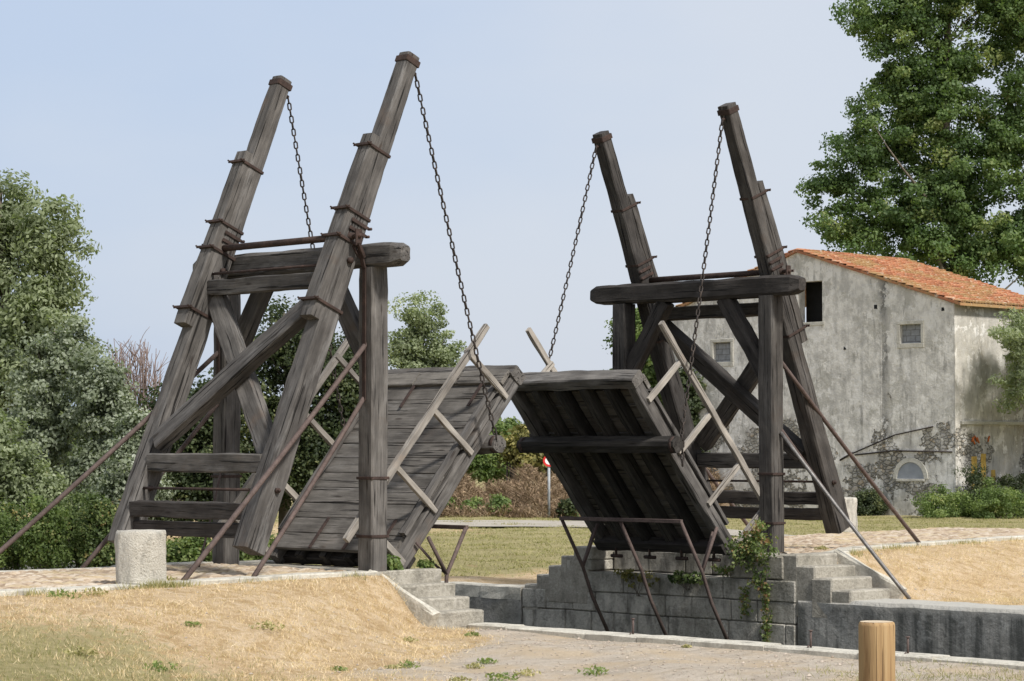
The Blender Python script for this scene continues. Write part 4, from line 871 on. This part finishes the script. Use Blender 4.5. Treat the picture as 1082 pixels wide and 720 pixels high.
# tamarisk in front of side wall
tree('tamarisk_bush', 'feathery grey-green tamarisk against the right side of the old house', 'bush', (53.6, 24.6, ZL), [((53.2, 24.7, 5.9), (1.2, 1.1, 1.0)), ((54.4, 24.4, 5.3), (1.9, 1.2, 1.8)), ((53.6, 24.4, 3.9), (1.4, 1.1, 1.3)), ((56.3, 24.6, 5.6), (1.8, 1.2, 1.8)), ((56.2, 24.6, 3.4), (1.5, 1.2, 1.6))], 300, 120, .26, .055, L_wil, 81, .08, nl=20, elong=3.0)
WD = [('bright green weed clump at the foot of the arched window', (50.6, 26.2), (1.5, 1.0, .62), L_green), ('bright green weed clump by the house corner', (51.3, 24.4), (1.8, 1.0, .7), L_green), ('dark green nettle clump left of the arched window', (51.2, 30.0), (.7, .5, .55), L_dark), ('dark spiky bush against the house corner', (52.2, 25.9), (.8, .5, 1.1), L_dark), ('dark ivy heap under the yellow papers', (54.2, 25.6), (1.6, .8, 1.1), L_dark), ('dark bush beside the blue door at the right edge', (56.6, 25.3), (1.6, .8, 1.4), L_dark), ('low green weeds at the right edge before the house', (53.6, 23.4), (1.6, 1.0, .5), L_green)]
for i, (lab, (x, y), rad, lm) in enumerate(WD):
    tree('wall_bush', lab, 'bush', (x, y, ZL-.02), [((x, y, ZL+rad[2]*.6), rad)], 110, 100, .17, .05, lm, 90+i, .02, nl=8, stemy=True, group='weeds and bushes at the foot of the house')
# ivy on the right abutment corner and plant by left post
r = np.random.default_rng(5); e = empty('ivy_plant', (RX-.05, -.55, .0), 'ivy trailing down the right abutment below the near portal post', 'ivy')
bl = [((7.75, -.45, .30), (.26, .30, .30)), ((7.6, -.50, -.02), (.2, .42, .26)), ((7.62, -.2, .10), (.18, .26, .24)), ((7.62, -.62, -.38), (.1, .22, .22)), ((7.66, .25, -.28), (.10, .35, .1))]
C, T, CC = crown_pts(bl, 100, 20, .075, r, .6)
h1 = np.stack([7.62+r.normal(size=340)*.03, -.72+r.normal(size=340)*.035+.03*np.sin(np.arange(340)), -.45-np.abs(r.random(340))*.95], -1); h2 = np.stack([7.62+r.normal(size=160)*.03, -.30+r.normal(size=160)*.05, -.5-r.random(160)*.5], -1)
C = np.concatenate([C, h1, h2]); T = np.concatenate([T, r.normal(.55, .2, 500)]); leaf_mesh('leaves', C, .042, T+.12, L_mix, e, None, 1.3, .3, 6)
M = MB(); [limb(M, (7.85, -.5, -.05), Vector(CC[i*7 % len(CC)]), .012, .005, .15, 900+i) for i in range(16)]; tube(M, [(7.68, -.7, -.2), (7.63, -.72, -.8), (7.63, -.7, -1.5)], .008, k=5); M.build('vine', M_bark, e)
for nm, lab, pos_, rad, lm, sz in (('leafy_weed', 'leafy green weed at the foot of the near left post', (.32, .05, .1), (.22, .2, .13), L_green, .05), ('leafy_weed', 'small weed on the corner of the left stairs beside the iron trestle', (1.1, .1, .04), (.08, .08, .06), L_green, .035), ('leafy_weed', 'leafy shoots on the wall below the right leaf', (7.62, .9, -.42), (.1, .5, .08), L_mix, .04), ('leafy_weed', 'reddish creeper on the wall under the right leaf middle', (7.64, 2.0, -.45), (.07, .5, .2), L_yel, .035)):
    o = tree(nm, lab, 'weed', (pos_[0], pos_[1], pos_[2]-rad[2]), [(pos_, rad)], 16, 30, .05, sz, lm, int(sz*1000)+7, .006, nl=6, stemy=True, group='small weeds on the stonework')
# dry reeds bank: slender stems
def blades(name, P, h, w, mat, seed, tint=None, kind=None, lean=.35):
    r = np.random.default_rng(seed); n = len(P); a = r.uniform(0, 2*np.pi, n); dx = np.cos(a); dy = np.sin(a); hh = h*r.uniform(.45, 1.25, n)*np.ones(n); ln = lean*r.random(n); b = r.uniform(0, 2*np.pi, n); ww = w*r.uniform(.6, 1.4, n)
    base = P; tip = P+np.stack([np.cos(b)*ln*hh, np.sin(b)*ln*hh, hh], -1); s = np.stack([dx*ww/2, dy*ww/2, 0*dx], -1); V = np.stack([base-s, base+s, tip], 1).reshape(-1, 3).astype('f')
    me = bpy.data.meshes.new(name); me.vertices.add(3*n); me.vertices.foreach_set('co', V.ravel()); me.loops.add(3*n); me.loops.foreach_set('vertex_index', np.arange(3*n, dtype='i')); me.polygons.add(n); me.polygons.foreach_set('loop_start', np.arange(0, 3*n, 3, dtype='i')); me.update()
    at = me.attributes.new('tint', 'FLOAT', 'POINT'); t = r.normal(.5, .2, n) if tint is None else tint; at.data.foreach_set('value', np.repeat(np.clip(t, 0, 1), 3).astype('f')); me.materials.append(mat); o = bpy.data.objects.new(name, me); col.objects.link(o)
    return o
r = np.random.default_rng(21); n = 26000; D = r.uniform(88, 98, n); u = r.uniform(430, 760, n); s = np.stack([CAM+d*(Fw+Rt*(uu-541)/FOC) for d, uu in zip(D, u)]); hh = (D-88)/10*1.0
bumpy = .35*np.sin(u*.07)+.25*np.sin(u*.19+D)
P = np.stack([s[:, 0], s[:, 1], ZL+np.clip(hh+bumpy*(hh > .15), 0, 9)*1.0-.1], -1)
o = blades('dry_reeds', P, .42, .035, L_dry, 3, r.normal(.5, .2, n)+.15*np.sin(u*.09)+.1*np.sin(u*.31), lean=2.6); tag(o, 'tangle of dry brown reeds and brambles beyond the track', 'reeds', kind='stuff')
C = np.stack([P[:20000, 0], P[:20000, 1], P[:20000, 2]+r.uniform(0, .5, 20000)], -1); o = leaf_mesh('dry_brambles', C, .05, r.normal(.45, .2, 20000), L_dry, None, None, 3.5, 0, 8); tag(o, 'low brown bramble leaves among the dry reeds beyond the track', 'brambles', kind='stuff')
for i, (D, u, w) in enumerate([(89, 500, 18), (88.5, 525, 14), (89.5, 470, 16), (88, 600, 14)]):
    g = ground_at(D, u); tree('weed_clump', ['green weed clump at the foot of the dry reeds, left of the sign', 'small green weed clump low in the middle of the dry reeds', 'green weed clump beside the left leaf edge, under the reeds', 'green weed clump at the foot of the road sign'][i], 'weed', g, [((g[0], g[1], g[2]+.35), (w*.025, w*.025, .35))], 35, 40, .14, .09, L_green if i < 3 else L_dark, 120+i, .02, nl=6, stemy=True, group='weed clumps under the dry reeds')
# earth bank under the reeds
M = MB(); bk = NT('reed litter earth'); n_ = bk.noise(bk.pos(), 1.4, 6, .65); bk.color(bk.ramp(n_, [(.3, (.10, .07, .045)), (.5, (.2, .145, .09)), (.7, (.31, .24, .15))])); vs = []; fs = []; NU = 60
for i in range(NU+1):
    u = 420+350*i/NU
    for j in range(8):
        D = 87+13*j/7; h = (0, .0, .15, .4, .65, .8, .9, 0.)[j]+(.12*math.sin(u*.07)+.05*math.sin(u*.19+D) if 1 < j < 7 else 0); s = CAM+D*(Fw+Rt*(u-541)/FOC); vs.append((s[0], s[1], ZL-.08+h))
for i in range(NU):
    for j in range(7): fs.append((i*8+j, (i+1)*8+j, (i+1)*8+j+1, i*8+j+1))
M.add(vs, fs, None, True); M.build('earth_bank', bk.m)['kind'] = 'structure'
# grass cover
def scatter(n, x0, x1, y0, y1, keep, seed):
    r = np.random.default_rng(seed); x = r.uniform(x0, x1, n); y = r.uniform(y0, y1, n); p = keep(x, y); m_ = r.random(n) < p; x = x[m_]; y = y[m_]; return np.stack([x, y, hgt(x, y)-.004], -1)
def cl(x, y, s=1.0, o=0.0): return .5+.5*np.sin(x*1.9*s+o+1.3*np.sin(y*1.1*s))*np.sin(y*2.3*s+o*.7+1.1*np.sin(x*1.7*s+2))
offroad = lambda x, y: np.where(x < 4, (y < kerb_left(x)-.02), (y < np.interp(x, RK[:, 0], RK[:, 1])-.02) & ~((x < 9.5) & (y > -2.6)))*(~((x > LX-.42) & (x < RX+.4)))
gz = lambda x, y: (1-gravelness(x, y))*offroad(x, y)
P = scatter(150000, -13, LX, -12, 0, lambda x, y: gz(x, y)*(1-.8*greenness(x, y))*(.12+.88*cl(x*1.6, y*1.6)**1.5), 1)
P2 = scatter(110000, RX+.3, 24, -8, 1.5, lambda x, y: gz(x, y)*(.12+.88*cl(x*1.6, y*1.6)**1.5), 2)
r = np.random.default_rng(77); tc_ = np.concatenate([np.stack([r.uniform(-11, .9, 2600), r.uniform(-9.5, -.5, 2600)], -1), np.stack([r.uniform(9.4, 20, 1500), r.uniform(-6, 1, 1500)], -1)])
tx = (tc_[:, None, 0]+r.normal(size=(len(tc_), 22))*.06).ravel(); ty = (tc_[:, None, 1]+r.normal(size=(len(tc_), 22))*.05).ravel(); kk = r.random(len(tx)) < gz(tx, ty)*(.05+.6*cl(tx, ty, .8, 2)**2); tx, ty = tx[kk], ty[kk]
o = blades('straw_tufts', np.stack([tx, ty, hgt(tx, ty)], -1), .06, .007, L_straw, 14, r.normal(.42, .25, len(tx)), lean=1.4); tag(o, 'longer straw tufts scattered over the dry embankment slopes', 'dry grass', kind='stuff')
o = blades('dry_grass', np.concatenate([P, P2]), .05, .008, L_straw, 4, lean=2.2); tag(o, 'short golden dry grass covering both embankment slopes', 'dry grass', kind='stuff')
P = scatter(110000, -13, LX, -13, 0, lambda x, y: offroad(x, y)*greenness(x, y)*(.3+.7*cl(x, y, 1.3, 1)), 5)
P2 = scatter(150000, RX+1, 50, 5, 45, lambda x, y: greenness(x, y), 6)
o = blades('green_grass', P, .06, .008, L_grn, 7, lean=1.6); tag(o, 'short green and yellow grass at the lower left corner', 'grass', kind='stuff')
o = blades('meadow_grass', P2, .06, .02, L_grn, 8, lean=2.0); tag(o, 'green grass strip on the far bank between canal and pale track', 'grass', kind='stuff')
# taller fringe along the kerbs
r = np.random.default_rng(9); x = r.uniform(-12, -.4, 5200); y = kerb_left(x)-np.abs(r.normal(0, .13, 5200)); m_ = r.random(5200) < .55*cl(x, y*0, 1.7, 3)**3*r.random(5200)+.25*(cl(x, y*0, 1.7, 3) > .8); x, y = x[m_], y[m_]
x3 = r.uniform(9.6, 18, 4200); y3 = np.interp(x3, RK[:, 0], RK[:, 1])-np.abs(r.normal(0, .15, 4200)); m_ = r.random(4200) < .5*cl(x3, y3*0, 1.3, 3)**3; x3, y3 = x3[m_], y3[m_]; x4 = -4.17+r.normal(size=500)*.25; y4 = -.74-np.abs(r.normal(size=500))*.05; x = np.concatenate([x, x3, x4]); y = np.concatenate([y, y3, y4])
o = blades('fringe_grass', np.stack([x, y, hgt(x, y)], -1), .10, .010, L_grn, 10, r.normal(.6, .2, len(x)), lean=.9); tag(o, 'taller tufts of grass along the edges of the kerb stones', 'grass', kind='stuff')
# weeds of the foreground, each its own plant
WS = [(-3.5, -.0, 'small grass tuft between the cobbles right of the bollard', .13), (-6.0, -1.35, 'olive weed tuft below the kerb at the left', .22), (-5.5, -1.25, 'olive weed patch under the kerb left of the bollard', .2), (-5.3, -2.9, 'round green weed on the golden slope at the left', .12), (-4.45, -3.2, 'flat green weed in the middle of the golden slope', .24), (-4.9, -5.0, 'tiny green weed low on the slope', .10), (-4.3, -5.25, 'upright thin weed low on the slope', .13), (-3.8, -4.9, 'spreading green weed at the foot of the slope', .17), (-3.1, -5.25, 'green weed near the gravel, left of a pair', .13), (-2.75, -5.1, 'green weed near the gravel, right of a pair', .15), (-1.7, -2.6, 'dark green weed below the side kerb of the left stairs', .13), (-.35, -2.35, 'pale dry tuft at the foot of the left stairs', .12), (-4.9, -6.9, 'green weed at the bottom edge, leftmost of the bottom row', .15), (-4.3, -6.9, 'leafy green weed at the bottom edge beside the gravel', .2), (-3.9, -6.9, 'tall thin green weed at the bottom edge', .17), (-3.2, -7.2, 'sprawling green weed at the bottom edge, rightmost of its row', .2), (-7.6, -4.0, 'olive tuft in the green grass at the lower left', .2), (-7.0, -4.6, 'bushy olive tuft at the lower left corner', .22), (.6, -5.2, 'tiny weed on the gravel before the coping', .07), (1.0, -7.6, 'grass tuft against the coping right of the pine post', .16), (10.2, .2, 'small grass tuft on the road above the right stairs', .14)]
for i, (x, y, lab, s_) in enumerate(WS):
    z = float(hgt(x, y)) if not (y > float(kerb_left(x)) and x < 1) and x < 8 else -.005; r = np.random.default_rng(300+i); n = 90; a = r.uniform(0, 6.28, n); q = r.random(n)**.7*s_*.9
    V = np.stack([x+np.cos(a)*q, y+np.sin(a)*q, np.full(n, z)], -1); C = V+np.stack([0*a, 0*a, r.random(n)*s_*(.5-.3*q/s_/1.2)], -1)
    o = leaf_mesh('ground_weed', C, .020 if s_ < .2 else .024, r.normal(.68, .2, n), L_green if i % 2 else L_grn, None, (x, y, z), 2.2, -.3, 400+i); tag(o, lab, 'weed', 'weeds on the open ground')

# loose pebbles on the gravel and slopes
M = MB(); rr = random.Random(4)
for i in range(2600):
    if i < 2400: x = rr.uniform(-6.5, .8); y = rr.uniform(-10.5, -.9); 
    else: x = rr.uniform(9.5, 16); y = rr.uniform(-5, -.5)
    if i < 2400 and (rr.random() > float(gravelness(np.array(x), np.array(y)))+.12): continue
    z = float(hgt(x, y)); q = rr.uniform(.008, .024)*(1.6 if rr.random() < .06 else 1); vs = []
    for dx, dy, dz in ((1, 0, 0), (0, 1, 0), (-1, 0, 0), (0, -1, 0), (0, 0, .8), (0, 0, -.8)): vs.append((x+dx*q*rr.uniform(.7, 1.3), y+dy*q*rr.uniform(.7, 1.3), z+.004+dz*q*rr.uniform(.6, 1)))
    M.add(vs, [(0, 1, 4), (1, 2, 4), (2, 3, 4), (3, 0, 4), (1, 0, 5), (2, 1, 5), (3, 2, 5), (0, 3, 5)])
o = M.build('pebbles', M_pebble); tag(o, 'loose pale pebbles strewn over the gravel path', 'pebbles', kind='stuff')

# ------------------------------------------------------------------ light
SUN_EL = 46; sd = Vector((-.08, -.97, 0)).normalized(); az_ = math.atan2(sd.x, sd.y)
w = bpy.data.worlds.new('World'); bpy.context.scene.world = w; w.use_nodes = True; nt = w.node_tree; nt.nodes.clear()
sk = nt.nodes.new('ShaderNodeTexSky'); sk.sky_type = 'NISHITA'; sk.sun_disc = False; sk.sun_elevation = R_(SUN_EL); sk.sun_rotation = az_; sk.air_density = 1.0; sk.dust_density = 3.5; sk.ozone_density = 2.5; sk.altitude = 0
tc = nt.nodes.new('ShaderNodeTexCoord'); mp = nt.nodes.new('ShaderNodeMapping'); mp.inputs['Scale'].default_value = (1, 1, 2.6); nt.links.new(tc.outputs['Generated'], mp.inputs[0])
ns = nt.nodes.new('ShaderNodeTexNoise'); ns.inputs['Scale'].default_value = 2.2; ns.inputs['Detail'].default_value = 5; ns.inputs['Roughness'].default_value = .5; nt.links.new(mp.outputs[0], ns.inputs['Vector'])
def wm(op, a, b):
    x = nt.nodes.new('ShaderNodeMath'); x.operation = op
    for q, v in ((0, a), (1, b)):
        if hasattr(v, 'is_linked'): nt.links.new(v, x.inputs[q])
        else: x.inputs[q].default_value = v
    return x.outputs[0]
dt = nt.nodes.new('ShaderNodeVectorMath'); dt.operation = 'DOT_PRODUCT'; nt.links.new(tc.outputs['Generated'], dt.inputs[0]); dt.inputs[1].default_value = (-.10, -.95, -.25)
fac = wm('ADD', wm('MULTIPLY', dt.outputs['Value'], 3.4), wm('ADD', wm('MULTIPLY', ns.outputs['Fac'], 1.5), 2.42))
rp = nt.nodes.new('ShaderNodeValToRGB'); rp.color_ramp.interpolation = 'EASE'; rp.color_ramp.elements[0].position = .05; rp.color_ramp.elements[0].color = (.425, .505, .640, 1); rp.color_ramp.elements[1].position = .62; rp.color_ramp.elements[1].color = (.535, .575, .645, 1); nt.links.new(fac, rp.inputs[0])
sc10 = nt.nodes.new('ShaderNodeVectorMath'); sc10.operation = 'SCALE'; sc10.inputs['Scale'].default_value = 10.0; nt.links.new(rp.outputs[0], sc10.inputs[0])
mx = nt.nodes.new('ShaderNodeMix'); mx.data_type = 'RGBA'; mx.inputs[0].default_value = .86; nt.links.new(sk.outputs[0], mx.inputs[6]); nt.links.new(sc10.outputs[0], mx.inputs[7])
bg = nt.nodes.new('ShaderNodeBackground'); bg.inputs[1].default_value = .105; nt.links.new(mx.outputs[2], bg.inputs[0]); wo = nt.nodes.new('ShaderNodeOutputWorld'); nt.links.new(bg.outputs[0], wo.inputs[0])
sl = bpy.data.lights.new('sun', 'SUN'); sl.energy = 4.0; sl.angle = R_(7); sl.color = (1, .96, .90); so = bpy.data.objects.new('sun', sl); col.objects.link(so)
L = Vector((sd.x*math.cos(R_(SUN_EL)), sd.y*math.cos(R_(SUN_EL)), math.sin(R_(SUN_EL)))); so.rotation_euler = L.to_track_quat('Z', 'Y').to_euler()
sc = bpy.context.scene; sc.view_settings.view_transform = 'Standard'; sc.view_settings.look = 'None'; sc.view_settings.exposure = .35; sc.view_settings.gamma = 1
sc.render.resolution_x = 1024; sc.render.resolution_y = 681
